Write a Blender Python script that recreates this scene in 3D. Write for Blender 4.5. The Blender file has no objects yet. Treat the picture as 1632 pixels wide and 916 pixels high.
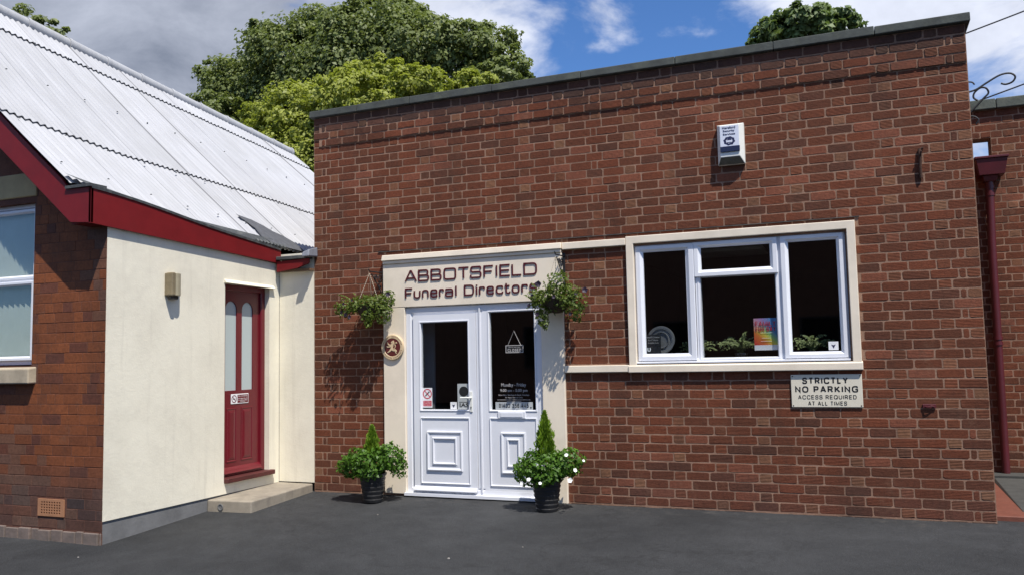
import bpy, bmesh, math, random
import numpy as np
from mathutils import Vector, Matrix
R = math.radians
random.seed(7)
rng = np.random.default_rng(7)
S = bpy.context.scene
col = S.collection

# ------------------------------------------------------------------ camera
CAM = Vector((5.808, -8.232, 1.467))
yaw, pitch, roll = R(22.06), R(4.63), R(-1.19)
fw = Vector((-math.sin(yaw)*math.cos(pitch), math.cos(yaw)*math.cos(pitch), math.sin(pitch)))
rt = Vector((math.cos(yaw), math.sin(yaw), 0)); up = rt.cross(fw)
r2 = rt*math.cos(roll) + up*math.sin(roll); u2 = -rt*math.sin(roll) + up*math.cos(roll)
cd = bpy.data.cameras.new('camera'); co = bpy.data.objects.new('camera', cd); col.objects.link(co)
M4 = Matrix((r2, u2, -fw)).transposed().to_4x4(); M4.translation = CAM
co.matrix_world = M4
cd.sensor_width = 36.0; cd.lens = 1353.7/1632*36.0; cd.clip_start = .05; cd.clip_end = 2000
S.camera = co

# ------------------------------------------------------------------ light
SUN = Vector((1.15, -1.0, 2.62)).normalized()
EXPOSURE = 0.30
sd = bpy.data.lights.new('sun', 'SUN'); sd.energy = 4.9; sd.angle = R(.5); sd.color = (1, .95, .87)
so = bpy.data.objects.new('sun', sd); col.objects.link(so)
so.rotation_euler = SUN.to_track_quat('Z', 'Y').to_euler(); so.location = (4, -6, 14)
S.view_settings.view_transform = 'Standard'; S.view_settings.look = 'None'
S.view_settings.exposure = EXPOSURE; S.view_settings.gamma = 1.0
S.view_settings.use_curve_mapping = False

W = bpy.data.worlds.new('World'); S.world = W; W.use_nodes = True

class NT:
    """small node-tree helper"""
    def __init__(s, tree): s.t = tree; tree.nodes.clear()
    def n(s, kind, **kw):
        nd = s.t.nodes.new(kind)
        ins = kw.pop('i', {})
        for k, v in kw.items(): setattr(nd, k, v)
        for k, v in ins.items():
            sk = nd.inputs[k]
            if hasattr(v, 'links') or isinstance(v, bpy.types.NodeSocket): s.t.links.new(v, sk)
            else: sk.default_value = v
        return nd
    def math(s, op, a, b=0.0, c=0.0, clamp=False):
        nd = s.n('ShaderNodeMath', operation=op, use_clamp=clamp)
        for k, v in enumerate((a, b, c)):
            if isinstance(v, bpy.types.NodeSocket): s.t.links.new(v, nd.inputs[k])
            else: nd.inputs[k].default_value = v
        return nd.outputs[0]
    def mix(s, f, a, b, mode='MIX'):
        nd = s.n('ShaderNodeMix', data_type='RGBA', blend_type=mode)
        for sk, v in ((nd.inputs[0], f), (nd.inputs[6], a), (nd.inputs[7], b)):
            if isinstance(v, bpy.types.NodeSocket): s.t.links.new(v, sk)
            elif isinstance(v, (tuple, list)): sk.default_value = tuple(v) + (1,)*(4-len(v))
            else: sk.default_value = v
        return nd.outputs[2]
    def ramp(s, f, stops, interp='LINEAR'):
        nd = s.n('ShaderNodeValToRGB'); s.t.links.new(f, nd.inputs[0]); cr = nd.color_ramp; cr.interpolation = interp
        while len(cr.elements) < len(stops): cr.elements.new(.5)
        for e, (p_, c_) in zip(cr.elements, stops):
            e.position = p_; e.color = (c_, c_, c_, 1) if not isinstance(c_, (tuple, list)) else tuple(c_)+(1,)*(4-len(c_))
        return nd.outputs[0]
    def noise(s, vec, scale, detail=4, rough=.55, dist=0.0):
        return s.n('ShaderNodeTexNoise', i={'Vector': vec, 'Scale': scale, 'Detail': detail, 'Roughness': rough, 'Distortion': dist}).outputs[0]
    def mapv(s, vec, scale=(1, 1, 1), loc=(0, 0, 0), rot=(0, 0, 0)):
        return s.n('ShaderNodeMapping', i={'Vector': vec, 'Scale': scale, 'Location': loc, 'Rotation': rot}).outputs[0]

# sky: Nishita with broken clouds
w = NT(W.node_tree)
sky = w.n('ShaderNodeTexSky', sky_type='NISHITA', sun_disc=False, sun_elevation=math.asin(SUN.z), sun_rotation=math.atan2(SUN.x, SUN.y), air_density=1.0, dust_density=.4, ozone_density=2.5)
tc = w.n('ShaderNodeTexCoord'); D = tc.outputs['Generated']
sp = w.n('ShaderNodeSeparateXYZ', i={0: D})
az = w.math('MULTIPLY', w.math('ARCTAN2', sp.outputs[0], sp.outputs[1]), 180/math.pi)     # degrees, 0 = +Y
azn = w.math('DIVIDE', w.math('ADD', az, 180), 360)
def azp(d): return (d+180)/360
bias = w.ramp(azn, [(azp(-120), .5), (azp(-60), .9), (azp(-28), .86), (azp(-22.5), .64), (azp(-18.5), .44), (azp(-8), .47), (azp(-1), .56), (azp(5), .78), (azp(13), .80), (azp(60), .5)])
Dn = w.mapv(D, (1, 1, 2.0), (.37, .11, .2))
n1 = w.noise(Dn, 5.2, 9, .56, .35)
n2 = w.noise(w.mapv(D, (1, 1, 1.7), (3.3, 1.2, .7)), 7.0, 8, .6, .3)
dens = w.math('ADD', n1, w.math('MULTIPLY', w.math('SUBTRACT', bias, .5), .62))
dens = w.n('ShaderNodeMapRange', interpolation_type='SMOOTHSTEP', i={0: dens, 1: .47, 2: .66, 3: 0.0, 4: 1.0}).outputs[0]
dark = w.ramp(azn, [(azp(-100), .25), (azp(-70), .80), (azp(-38), .74), (azp(-27), .10), (azp(-5), .0), (azp(8), .16), (azp(40), .1)])
shade = w.math('ADD', dark, w.math('MULTIPLY', w.math('SUBTRACT', n2, .52), 1.15), clamp=True)
ccol = w.mix(shade, (7.0, 7.4, 8.6), (1.75, 2.05, 2.75))
skyc = w.mix(1.0, sky.outputs[0], (.55, .82, 1.18), 'MULTIPLY')
fin = w.mix(dens, skyc, ccol)
bg = w.n('ShaderNodeBackground', i={'Color': fin, 'Strength': .1})
w.t.links.new(bg.outputs[0], w.n('ShaderNodeOutputWorld').inputs[0])

# ------------------------------------------------------------------ materials
MATS = {}
def new_mat(name):
    m = bpy.data.materials.new(name); m.use_nodes = True; MATS[name] = m
    return m, NT(m.node_tree)
def finish(t, shader):
    t.t.links.new(shader, t.n('ShaderNodeOutputMaterial').inputs[0])
def bump(t, h, strength, dist=.01):
    return t.n('ShaderNodeBump', i={'Height': h, 'Strength': strength, 'Distance': dist}).outputs[0]
def simple(name, c, rough=.5, var=.12, scale=9.0, metal=0.0, bmp=.0, bscale=120., spec=.5, dirt=None, dirt_amt=.35, dscale=3.0):
    """base colour with soft noise variation, optional dirt patches and fine bump"""
    m, t = new_mat(name)
    O = t.n('ShaderNodeTexCoord').outputs['Object']
    nz = t.noise(O, scale, 5, .6)
    lo = tuple(x*(1-var) for x in c); hi = tuple(min(1, x*(1+var)) for x in c)
    cc = t.mix(t.ramp(nz, [(.3, 0.), (.7, 1.)]), lo, hi)
    if dirt:
        d = t.ramp(t.noise(O, dscale, 8, .68), [(.48, 0.), (.72, 1.)])
        cc = t.mix(t.math('MULTIPLY', d, dirt_amt), cc, dirt)
    bs = t.n('ShaderNodeBsdfPrincipled', i={'Base Color': cc, 'Roughness': rough, 'Metallic': metal, 'Specular IOR Level': spec})
    if bmp: t.t.links.new(bump(t, t.noise(O, bscale, 4, .6), bmp, .004), bs.inputs['Normal'])
    finish(t, bs.outputs[0]); return m

def brick_mat(name, comb=True, fine=.6, rough=.85):
    m, t = new_mat(name)
    O = t.n('ShaderNodeTexCoord').outputs['Object']
    at = t.n('ShaderNodeAttribute', attribute_name='bcol')
    nz = t.noise(O, 38, 6, .7)
    c = t.mix(1.0, at.outputs['Color'], t.ramp(nz, [(.28, .68), (.5, 1.), (.75, 1.28)]), 'MULTIPLY')
    sp_ = t.ramp(t.noise(O, 140, 3, .7), [(.62, 0.), (.74, 1.)])
    c = t.mix(t.math('MULTIPLY', sp_, .30), c, (.32, .19, .14))
    smear = t.ramp(t.noise(O, 3.1, 9, .78), [(.56, 0.), (.70, .42)])          # lime bloom and smeared pointing
    c = t.mix(smear, c, (.21, .118, .074))
    soot = t.ramp(t.noise(t.mapv(O, (1, 1, .45), (4, 2, 1)), 2.0, 8, .7), [(.52, 0.), (.74, .55)])
    c = t.mix(soot, c, (.045, .028, .020))
    big = t.ramp(t.noise(O, 1.1, 5, .6), [(.35, .84), (.65, 1.14)])
    c = t.mix(1.0, c, big, 'MULTIPLY')
    bs = t.n('ShaderNodeBsdfPrincipled', i={'Base Color': c, 'Roughness': rough, 'Specular IOR Level': .25})
    drag = t.noise(t.mapv(O, (14, 14, 260)), 1.0, 3, .6)
    h = t.math('ADD', t.math('MULTIPLY', drag, .8), t.math('MULTIPLY', t.noise(O, 75, 5, .7), 1.0))
    if comb:
        s_ = t.n('ShaderNodeSeparateXYZ', i={0: O})
        wv = t.math('SINE', t.math('MULTIPLY', s_.outputs[2], 2*math.pi/.0125))
        h = t.math('ADD', h, t.math('MULTIPLY', t.math('MULTIPLY', wv, at.outputs['Alpha']), 1.1))
    t.t.links.new(bump(t, h, fine, .006), bs.inputs['Normal'])
    finish(t, bs.outputs[0]); return m
brick_mat('brick'); brick_mat('brick_smooth', False, .25, .7)

def mortar_mat(name, c, c2):
    m, t = new_mat(name)
    O = t.n('ShaderNodeTexCoord').outputs['Object']
    cc = t.mix(t.ramp(t.noise(O, 4, 7, .7), [(.35, 0.), (.65, 1.)]), c, c2)
    cc = t.mix(1.0, cc, t.ramp(t.noise(O, 90, 4, .7), [(.3, .7), (.7, 1.2)]), 'MULTIPLY')
    cc = t.mix(t.ramp(t.noise(t.mapv(O, (1, 1, .45), (4, 2, 1)), 2.0, 8, .7), [(.50, 0.), (.74, .6)]), cc, (.09, .055, .038))
    bs = t.n('ShaderNodeBsdfPrincipled', i={'Base Color': cc, 'Roughness': .95, 'Specular IOR Level': .15})
    t.t.links.new(bump(t, t.noise(O, 110, 5, .7), .6, .006), bs.inputs['Normal'])
    finish(t, bs.outputs[0]); return m
mortar_mat('mortar', (.35, .212, .145), (.215, .130, .090))
mortar_mat('mortar_red', (.17, .075, .05), (.11, .055, .042))

simple('cream_paint', (.80, .70, .56), .6, .05, 3, bmp=.12, bscale=60, dirt=(.42, .36, .27), dirt_amt=.30, dscale=2.2)
def render_mat():
    m, t = new_mat('cream_render')
    O = t.n('ShaderNodeTexCoord').outputs['Object']
    c = t.mix(t.ramp(t.noise(O, 1.7, 7, .7), [(.42, 0.), (.72, .6)]), (.80, .75, .61), (.60, .555, .45))
    drip = t.ramp(t.noise(t.mapv(O, (9, 9, .55)), 1.0, 6, .65), [(.55, 0.), (.80, .45)])
    c = t.mix(drip, c, (.52, .48, .39))
    c = t.mix(t.ramp(t.noise(O, 14, 6, .75), [(.64, 0.), (.78, .5)]), c, (.50, .46, .37))
    bs = t.n('ShaderNodeBsdfPrincipled', i={'Base Color': c, 'Roughness': .8, 'Specular IOR Level': .25})
    h = t.math('ADD', t.math('MULTIPLY', t.noise(O, 7, 4, .6), 2.2), t.noise(O, 60, 5, .7))
    t.t.links.new(bump(t, h, .26, .006), bs.inputs['Normal'])
    finish(t, bs.outputs[0])
render_mat()
simple('upvc', (.74, .75, .79), .28, .02, 3, dirt=(.5, .5, .5), dirt_amt=.10, dscale=4)
simple('upvc_grey', (.50, .51, .55), .4, .03, 4)
simple('coping_concrete', (.048, .054, .050), .9, .3, 6, bmp=.8, bscale=50, dirt=(.10, .11, .08), dirt_amt=.5, dscale=7)
simple('coping_annex', (.085, .095, .078), .9, .3, 6, bmp=.8, bscale=50, dirt=(.2, .2, .15), dirt_amt=.5, dscale=7)
simple('letter_paint', (.085, .009, .013), .35, .1)
simple('red_paint', (.165, .010, .012), .5, .12, 5, bmp=.06, spec=.25, dirt=(.12, .012, .014), dirt_amt=.4, dscale=3)
simple('red_door_paint', (.135, .007, .014), .30, .10, 5, dirt=(.11, .01, .014), dirt_amt=.3, dscale=5)
simple('red_dark_wood', (.075, .013, .012), .6, .2, 10, bmp=.3)
simple('pipe_red', (.085, .010, .014), .42, .15, 6, dirt=(.06, .015, .014), dirt_amt=.4, dscale=9)
simple('lead', (.20, .21, .24), .5, .25, 12, bmp=.4, bscale=30)
simple('lead_dark', (.055, .06, .062), .7, .3, 12, bmp=.5, bscale=40, dirt=(.16, .16, .14), dirt_amt=.5, dscale=12)
simple('torn_felt', (.085, .088, .098), .9, .2, 14, bmp=.5)
simple('rotten_wood', (.13, .075, .04), .9, .35, 14, bmp=.6)
simple('plinth_render', (.165, .165, .165), .9, .16, 5, bmp=.4, bscale=40, dirt=(.08, .08, .08), dirt_amt=.5, dscale=4)
simple('step_concrete', (.27, .235, .185), .9, .18, 6, bmp=.5, bscale=60, dirt=(.12, .10, .085), dirt_amt=.6, dscale=4)
simple('stone_sill', (.42, .35, .25), .85, .14, 8, bmp=.4, bscale=60, dirt=(.2, .16, .12), dirt_amt=.5, dscale=6)
simple('lintel_paint', (.40, .31, .16), .8, .15, 5, bmp=.3)
simple('rubble', (.165, .125, .105), .9, .2, 12, bmp=.9, bscale=30, dirt=(.10, .09, .08), dirt_amt=.6, dscale=9)
simple('terracotta', (.36, .17, .085), .85, .15, 12, bmp=.3)
simple('black_void', (.006, .005, .005), .9, .1)
simple('wrought_iron', (.012, .012, .014), .5, .2, 20, bmp=.2)
simple('rust', (.05, .022, .013), .95, .4, 30, bmp=.8, bscale=60)
simple('chain_metal', (.42, .36, .27), .5, .1)
simple('black_plastic', (.022, .022, .024), .42, .15, 12, dirt=(.06, .055, .05), dirt_amt=.4, dscale=8)
simple('soil', (.03, .02, .013), .95, .3, 30, bmp=.8)
simple('coir', (.045, .03, .017), .95, .4, 50, bmp=.9)
simple('sign_cream', (.70, .645, .52), .45, .03, 4, dirt=(.45, .38, .28), dirt_amt=.25, dscale=5)
simple('sign_black', (.012, .012, .013), .5, .1)
simple('white_plastic', (.74, .74, .69), .35, .03, 5, dirt=(.5, .48, .4), dirt_amt=.2, dscale=12)
simple('label_white', (.66, .69, .78), .4, .02)
simple('label_navy', (.018, .022, .07), .4, .1)
simple('strobe_blue', (.012, .018, .055), .15, .1)
simple('alarm_grille', (.11, .105, .08), .8, .25, 30, bmp=.5)
simple('plaque_cream', (.62, .47, .29), .5, .06)
simple('plaque_red', (.10, .011, .010), .45, .1)
simple('lamp_bronze', (.20, .16, .095), .5, .18, 14)
simple('lamp_lens', (.36, .32, .22), .35, .12, 8)
simple('paper_white', (.78, .78, .78), .6, .02)
simple('print_red', (.50, .02, .05), .6, .05)
simple('print_grey', (.40, .42, .42), .6, .05)
simple('vinyl_grey', (.40, .38, .37), .5, .05)
simple('vinyl_bar', (.42, .44, .44), .5, .05)
simple('brass', (.45, .37, .18), .35, .1, metal=.8)
simple('tile_red', (.15, .046, .027), .7, .15, 20, bmp=.3, dirt=(.14, .06, .04), dirt_amt=.5, dscale=5)
simple('ramp_concrete', (.05, .05, .046), .9, .2, 9, bmp=.4)
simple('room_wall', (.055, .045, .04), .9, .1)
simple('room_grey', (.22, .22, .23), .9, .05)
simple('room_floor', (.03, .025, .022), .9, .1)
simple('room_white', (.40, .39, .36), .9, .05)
simple('blind_fabric', (.46, .50, .45), .8, .05)
simple('bark', (.07, .05, .035), .95, .3, 8, bmp=.8, bscale=20)
simple('flat_roof', (.06, .06, .06), .95, .2)
simple('petal_white', (.85, .85, .82), .6, .03)
simple('petal_purple', (.014, .004, .02), .6, .2)
simple('stamen', (.55, .5, .12), .6, .1)
simple('pebble_stone', (.30, .28, .25), .8, .2, 40)
simple('cable_black', (.01, .01, .012), .6, .1)
simple('pole_wood', (.10, .075, .05), .95, .3, 5, bmp=.4)
simple('grey_disc', (.16, .16, .165), .45, .1)
simple('red_bracket', (.085, .008, .012), .6, .2, 30)
simple('opposite_wall', (.20, .11, .08), .95, .15, 4, bmp=.3)
simple('opposite_roof', (.05, .05, .055), .95, .15, 4)

def glass_mat(name, tint=(.93, .95, .95), boost=0.0):
    m, t = new_mat(name)
    bf = t.n('ShaderNodeNewGeometry').outputs['Backfacing']      # same reflectance from either side of the pane
    ior = t.math('ADD', t.math('MULTIPLY', bf, 1/1.52-1.52), 1.52)
    fr = t.n('ShaderNodeFresnel', i={'IOR': ior}).outputs[0]
    f = t.math('ADD', t.math('MULTIPLY', fr, 1.0), boost, clamp=True)
    gl = t.n('ShaderNodeBsdfGlossy', i={'Roughness': .02, 'Color': (1, 1, 1, 1)})
    tr = t.n('ShaderNodeBsdfTransparent', i={'Color': tint+(1,)})
    mx = t.n('ShaderNodeMixShader', i={0: f, 1: tr.outputs[0], 2: gl.outputs[0]})
    finish(t, mx.outputs[0]); return m
glass_mat('glass')
def frosted(name):
    m, t = new_mat(name)
    O = t.n('ShaderNodeTexCoord').outputs['Object']
    bs = t.n('ShaderNodeBsdfPrincipled', i={'Base Color': (.44, .50, .49, 1), 'Roughness': .22, 'Specular IOR Level': .6})
    t.t.links.new(bump(t, t.noise(O, 60, 3, .5), .15, .004), bs.inputs['Normal'])
    finish(t, bs.outputs[0])
frosted('frosted_glass')

def roof_mat():
    m, t = new_mat('roof_sheet')
    O = t.n('ShaderNodeTexCoord').outputs['Object']
    at = t.n('ShaderNodeAttribute', attribute_name='tint')
    st = t.noise(t.mapv(O, (1.2, 16, 1.2)), 1.0, 6, .6)
    c = t.mix(t.ramp(st, [(.3, 0.), (.7, 1.)]), (.345, .347, .357), (.44, .443, .455))
    c = t.mix(t.ramp(t.noise(O, 1.6, 7, .65), [(.45, 0.), (.75, .45)]), c, (.32, .32, .315))
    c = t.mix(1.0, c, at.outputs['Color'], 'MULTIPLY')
    bs = t.n('ShaderNodeBsdfPrincipled', i={'Base Color': c, 'Roughness': .6, 'Specular IOR Level': .3})
    t.t.links.new(bump(t, t.noise(O, 70, 4, .6), .15, .004), bs.inputs['Normal'])
    finish(t, bs.outputs[0])
roof_mat()

def asphalt():
    m, t = new_mat('asphalt')
    O = t.n('ShaderNodeTexCoord').outputs['Object']
    c = t.mix(t.ramp(t.noise(O, .55, 8, .65), [(.35, 0.), (.68, 1.)]), (.0185, .0193, .0205), (.032, .033, .0345))
    c = t.mix(1.0, c, t.ramp(t.noise(O, 4.5, 8, .75), [(.3, .80), (.7, 1.20)]), 'MULTIPLY')
    c = t.mix(t.math('MULTIPLY', t.ramp(t.noise(O, 85, 2, .6), [(.66, 0.), (.72, 1.)]), .5), c, (.10, .098, .092))
    vo = t.n('ShaderNodeTexVoronoi', i={'Vector': O, 'Scale': 170.}).outputs['Distance']
    agg = t.ramp(t.noise(O, 260, 2, .6), [(.35, .5), (.66, 2.1)])
    c = t.mix(1.0, c, agg, 'MULTIPLY')
    # pale grit trodden in along the foot of the walls, and a few fine cracks
    s_ = t.n('ShaderNodeSeparateXYZ', i={0: O})
    edge = t.n('ShaderNodeMapRange', interpolation_type='SMOOTHSTEP', i={0: s_.outputs[1], 1: -.55, 2: 0., 3: 0., 4: 1.}).outputs[0]
    gr = t.math('MULTIPLY', edge, t.ramp(t.noise(O, 7, 8, .75), [(.52, 0.), (.72, .7)]))
    c = t.mix(gr, c, (.085, .078, .07))
    ck = t.n('ShaderNodeTexVoronoi', feature='DISTANCE_TO_EDGE', i={'Vector': t.n('ShaderNodeVectorMath', operation='ADD', i={0: O, 1: t.n('ShaderNodeTexNoise', i={'Vector': O, 'Scale': 2.5, 'Detail': 6.}).outputs['Color']}).outputs[0], 'Scale': .42}).outputs['Distance']
    crack = t.ramp(ck, [(.0, 1.), (.009, 0.)])
    c = t.mix(t.math('MULTIPLY', crack, .35), c, (.012, .012, .012))
    bs = t.n('ShaderNodeBsdfPrincipled', i={'Base Color': c, 'Roughness': .86, 'Specular IOR Level': .28})
    h = t.math('ADD', t.math('MULTIPLY', vo, .8), t.math('MULTIPLY', t.noise(O, 30, 4, .6), .7))
    t.t.links.new(bump(t, h, .55, .008), bs.inputs['Normal'])
    finish(t, bs.outputs[0])
asphalt()

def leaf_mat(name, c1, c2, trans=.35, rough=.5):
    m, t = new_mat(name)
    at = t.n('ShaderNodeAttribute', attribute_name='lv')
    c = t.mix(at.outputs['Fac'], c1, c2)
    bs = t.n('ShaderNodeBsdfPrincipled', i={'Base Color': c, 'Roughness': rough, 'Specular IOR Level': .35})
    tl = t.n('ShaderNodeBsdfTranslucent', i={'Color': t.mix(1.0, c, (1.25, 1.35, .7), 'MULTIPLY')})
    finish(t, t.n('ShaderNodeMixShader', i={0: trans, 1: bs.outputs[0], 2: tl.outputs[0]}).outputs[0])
leaf_mat('leaf_dark', (.066, .096, .028), (.25, .285, .10), .32)
leaf_mat('leaf_light', (.16, .185, .024), (.40, .43, .09), .38)
leaf_mat('leaf_mid', (.06, .10, .034), (.21, .27, .10), .30)
leaf_mat('leaf_bed', (.035, .09, .010), (.12, .24, .025), .35)
leaf_mat('leaf_conifer', (.10, .19, .014), (.27, .40, .04), .35)
leaf_mat('leaf_basket', (.05, .085, .014), (.17, .22, .04), .35)
leaf_mat('leaf_cactus', (.07, .10, .03), (.26, .30, .13), .25)

def poster_mat():
    m, t = new_mat('poster_print')
    O = t.n('ShaderNodeTexCoord').outputs['Object']
    s_ = t.n('ShaderNodeSeparateXYZ', i={0: O})
    u = t.math('DIVIDE', s_.outputs[0], .214); v = t.math('DIVIDE', s_.outputs[2], .30)     # 0..1 across the sheet
    g = t.math('ADD', t.math('MULTIPLY', u, .45), t.math('MULTIPLY', v, .62))
    c = t.ramp(g, [(.12, (.50, .03, .03)), (.36, (.62, .16, .03)), (.50, (.68, .52, .06)), (.60, (.30, .52, .16)), (.74, (.07, .25, .50)), (.98, (.10, .30, .60))])
    pink = t.math('MULTIPLY', t.ramp(v, [(.55, 0.), (.8, .75)]), t.ramp(u, [(.2, 1.), (.75, .0)]))
    c = t.mix(pink, c, (.60, .20, .42))
    c = t.mix(t.ramp(v, [(.155, 1.), (.16, 0.)], 'CONSTANT'), c, (.72, .70, .72))
    bs = t.n('ShaderNodeBsdfPrincipled', i={'Base Color': c, 'Roughness': .4})
    finish(t, bs.outputs[0])
poster_mat()

# ------------------------------------------------------------------ object helpers
LOC = {}
def setp(o, label=None, cat=None, group=None, kind=None):
    for k, v in (('label', label), ('category', cat), ('group', group), ('kind', kind)):
        if v: o[k] = v
    return o
def thing(name, label, cat, loc=(0, 0, 0), group=None):
    o = bpy.data.objects.new(name, None); col.objects.link(o); o.empty_display_size = .1
    o.location = loc; LOC[o] = Vector(loc)
    return setp(o, label, cat, group)

class MB:
    """collects world-space geometry, then links it as ONE mesh object"""
    def __init__(s): s.v = []; s.f = []; s.m = []; s.c = []; s.cur = 0
    def vert(s, p): s.v.append(tuple(p)); return len(s.v)-1
    def face(s, idx, c=None): s.f.append(tuple(idx)); s.m.append(s.cur); s.c.append(c)
    def poly(s, pts, c=None): s.face([s.vert(p) for p in pts], c)
    def box(s, x0, x1, y0, y1, z0, z1):
        b = [s.vert(p) for p in ((x0,y0,z0),(x1,y0,z0),(x1,y1,z0),(x0,y1,z0),(x0,y0,z1),(x1,y0,z1),(x1,y1,z1),(x0,y1,z1))]
        for q in ((0,3,2,1),(4,5,6,7),(0,1,5,4),(1,2,6,5),(2,3,7,6),(3,0,4,7)): s.face([b[i] for i in q])
        return s
    def hexa(s, lo, hi):
        b = [s.vert(p) for p in lo] + [s.vert(p) for p in hi]
        n = len(lo)
        s.face([b[i] for i in reversed(range(n))]); s.face([b[n+i] for i in range(n)])
        for i in range(n): s.face([b[i], b[(i+1) % n], b[n+(i+1) % n], b[n+i]])
        return s
    def tube(s, pts, r, n=8, cap=True):
        pts = [Vector(p) for p in pts]; rs = r if isinstance(r, (list, tuple)) else [r]*len(pts)
        rings = []; prev = None
        for i, p in enumerate(pts):
            t = (pts[min(i+1, len(pts)-1)]-pts[max(i-1, 0)]).normalized()
            a = prev if prev is not None else (Vector((0,0,1)) if abs(t.z) < .9 else Vector((1,0,0)))
            a = (a - t*a.dot(t)).normalized(); prev = a; b = t.cross(a)
            rings.append([s.vert(p + (a*math.cos(2*math.pi*k/n)+b*math.sin(2*math.pi*k/n))*rs[i]) for k in range(n)])
        for A, B in zip(rings, rings[1:]):
            for k in range(n): s.face([A[k], A[(k+1) % n], B[(k+1) % n], B[k]])
        if cap: s.face(rings[0][::-1]); s.face(rings[-1])
        return s
    def lathe(s, c, prof, n=24, axis='z', cap=True):
        """prof: list of (radius, height along axis)"""
        c = Vector(c); rings = []
        for r, h in prof:
            ring = []
            for k in range(n):
                a = 2*math.pi*k/n
                if axis == 'z': p = c+Vector((r*math.cos(a), r*math.sin(a), h))
                else: p = c+Vector((r*math.cos(a), h, r*math.sin(a)))
                ring.append(s.vert(p))
            rings.append(ring)
        for A, B in zip(rings, rings[1:]):
            for k in range(n): s.face([A[k], A[(k+1) % n], B[(k+1) % n], B[k]])
        if cap: s.face(rings[0][::-1]); s.face(rings[-1])
        return s
    def ring(s, x0, x1, z0, z1, prof, P=None):
        """mitred picture-frame; prof: (inset, y) pairs swept round the rectangle"""
        P = P or (lambda u, y, z: (u, y, z))
        loops = []
        for d, y in prof:
            loops.append([s.vert(P(*p)) for p in ((x0+d, y, z0+d), (x1-d, y, z0+d), (x1-d, y, z1-d), (x0+d, y, z1-d))])
        for A, B in zip(loops, loops[1:]):
            for k in range(4): s.face([A[k], A[(k+1) % 4], B[(k+1) % 4], B[k]])
        return s
    def prism(s, poly, P, d0, d1):
        """polygon (u,v) extruded between depths d0 and d1 through the map P(u,v,d)"""
        return s.hexa([P(u, v, d0) for u, v in poly], [P(u, v, d1) for u, v in poly])
    def sheet(s, u0, u1, z0, z1, holes, P):
        us = sorted({u0, u1, *[min(max(h[k], u0), u1) for h in holes for k in (0, 1)]})
        zs = sorted({z0, z1, *[min(max(h[k], z0), z1) for h in holes for k in (2, 3)]})
        for a, b in zip(us, us[1:]):
            for c, d in zip(zs, zs[1:]):
                mu, mz = (a+b)/2, (c+d)/2
                if any(h[0] < mu < h[1] and h[2] < mz < h[3] for h in holes): continue
                s.poly([P(a, c), P(b, c), P(b, d), P(a, d)])
    def build(s, name, mats, parent=None, loc=(0, 0, 0), bevel=0, smooth=False, attr=None, seg=1, fix=True):
        mats = mats if isinstance(mats, (list, tuple)) else [mats]
        off = LOC[parent] if parent is not None else Vector(loc)
        me = bpy.data.meshes.new(name)
        me.from_pydata([tuple(Vector(p)-off) for p in s.v], [], s.f)
        for m in mats: me.materials.append(MATS[m])
        if len(mats) > 1: me.polygons.foreach_set('material_index', s.m)
        if attr:
            at = me.attributes.new(attr, 'FLOAT_COLOR', 'FACE')
            dat = []
            for c in s.c: dat += list(c if c else (1, 1, 1, 0))
            at.data.foreach_set('color', dat)
        if bevel or fix:
            bm = bmesh.new(); bm.from_mesh(me)
            if fix: bmesh.ops.recalc_face_normals(bm, faces=bm.faces)
            if bevel:
                es = [e for e in bm.edges if len(e.link_faces) == 2 and e.calc_face_angle(0) > R(25)]
                bmesh.ops.bevel(bm, geom=es, offset=bevel, segments=seg, affect='EDGES', profile=.5, clamp_overlap=True)
            bm.to_mesh(me); bm.free()
        if smooth:
            me.polygons.foreach_set('use_smooth', [True]*len(me.polygons)); me.set_sharp_from_angle(angle=R(40))
        me.update()
        o = bpy.data.objects.new(name, me); col.objects.link(o)
        if parent is not None: o.parent = parent; LOC[o] = off.copy()
        else: o.location = loc; LOC[o] = off.copy()
        return o

def text_into(mb, body, x0, x1, z0, z1, P, d0=0.0, d1=.002, bold=0.0):
    """flat lettering fitted to the box x0..x1, z0..z1 through the map P(u, z, depth)"""
    cu = bpy.data.curves.new('lettering', 'FONT'); cu.body = body; cu.size = 1; cu.offset = bold; cu.resolution_u = 3
    ob = bpy.data.objects.new('lettering', cu); col.objects.link(ob)
    dg = bpy.context.evaluated_depsgraph_get(); me = bpy.data.meshes.new_from_object(ob.evaluated_get(dg))
    vs = [v.co.copy() for v in me.vertices]; fs = [tuple(p.vertices) for p in me.polygons]
    es = {}
    for f in fs:
        for a, b in zip(f, f[1:]+f[:1]): es[(min(a, b), max(a, b))] = es.get((min(a, b), max(a, b)), 0)+1
    bpy.data.objects.remove(ob); bpy.data.curves.remove(cu); bpy.data.meshes.remove(me)
    mnx, mxx = min(v.x for v in vs), max(v.x for v in vs); mny, mxy = min(v.y for v in vs), max(v.y for v in vs)
    def q(v, d): return P(x0+(v.x-mnx)/(mxx-mnx)*(x1-x0), z0+(v.y-mny)/(mxy-mny)*(z1-z0), d)
    base = len(mb.v)
    for v in vs: mb.vert(q(v, d1))
    for f in fs: mb.face([base+i for i in f])
    b2 = len(mb.v)
    for v in vs: mb.vert(q(v, d0))
    for (a, b), k in es.items():
        if k == 1: mb.face([base+a, base+b, b2+b, b2+a])

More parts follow.
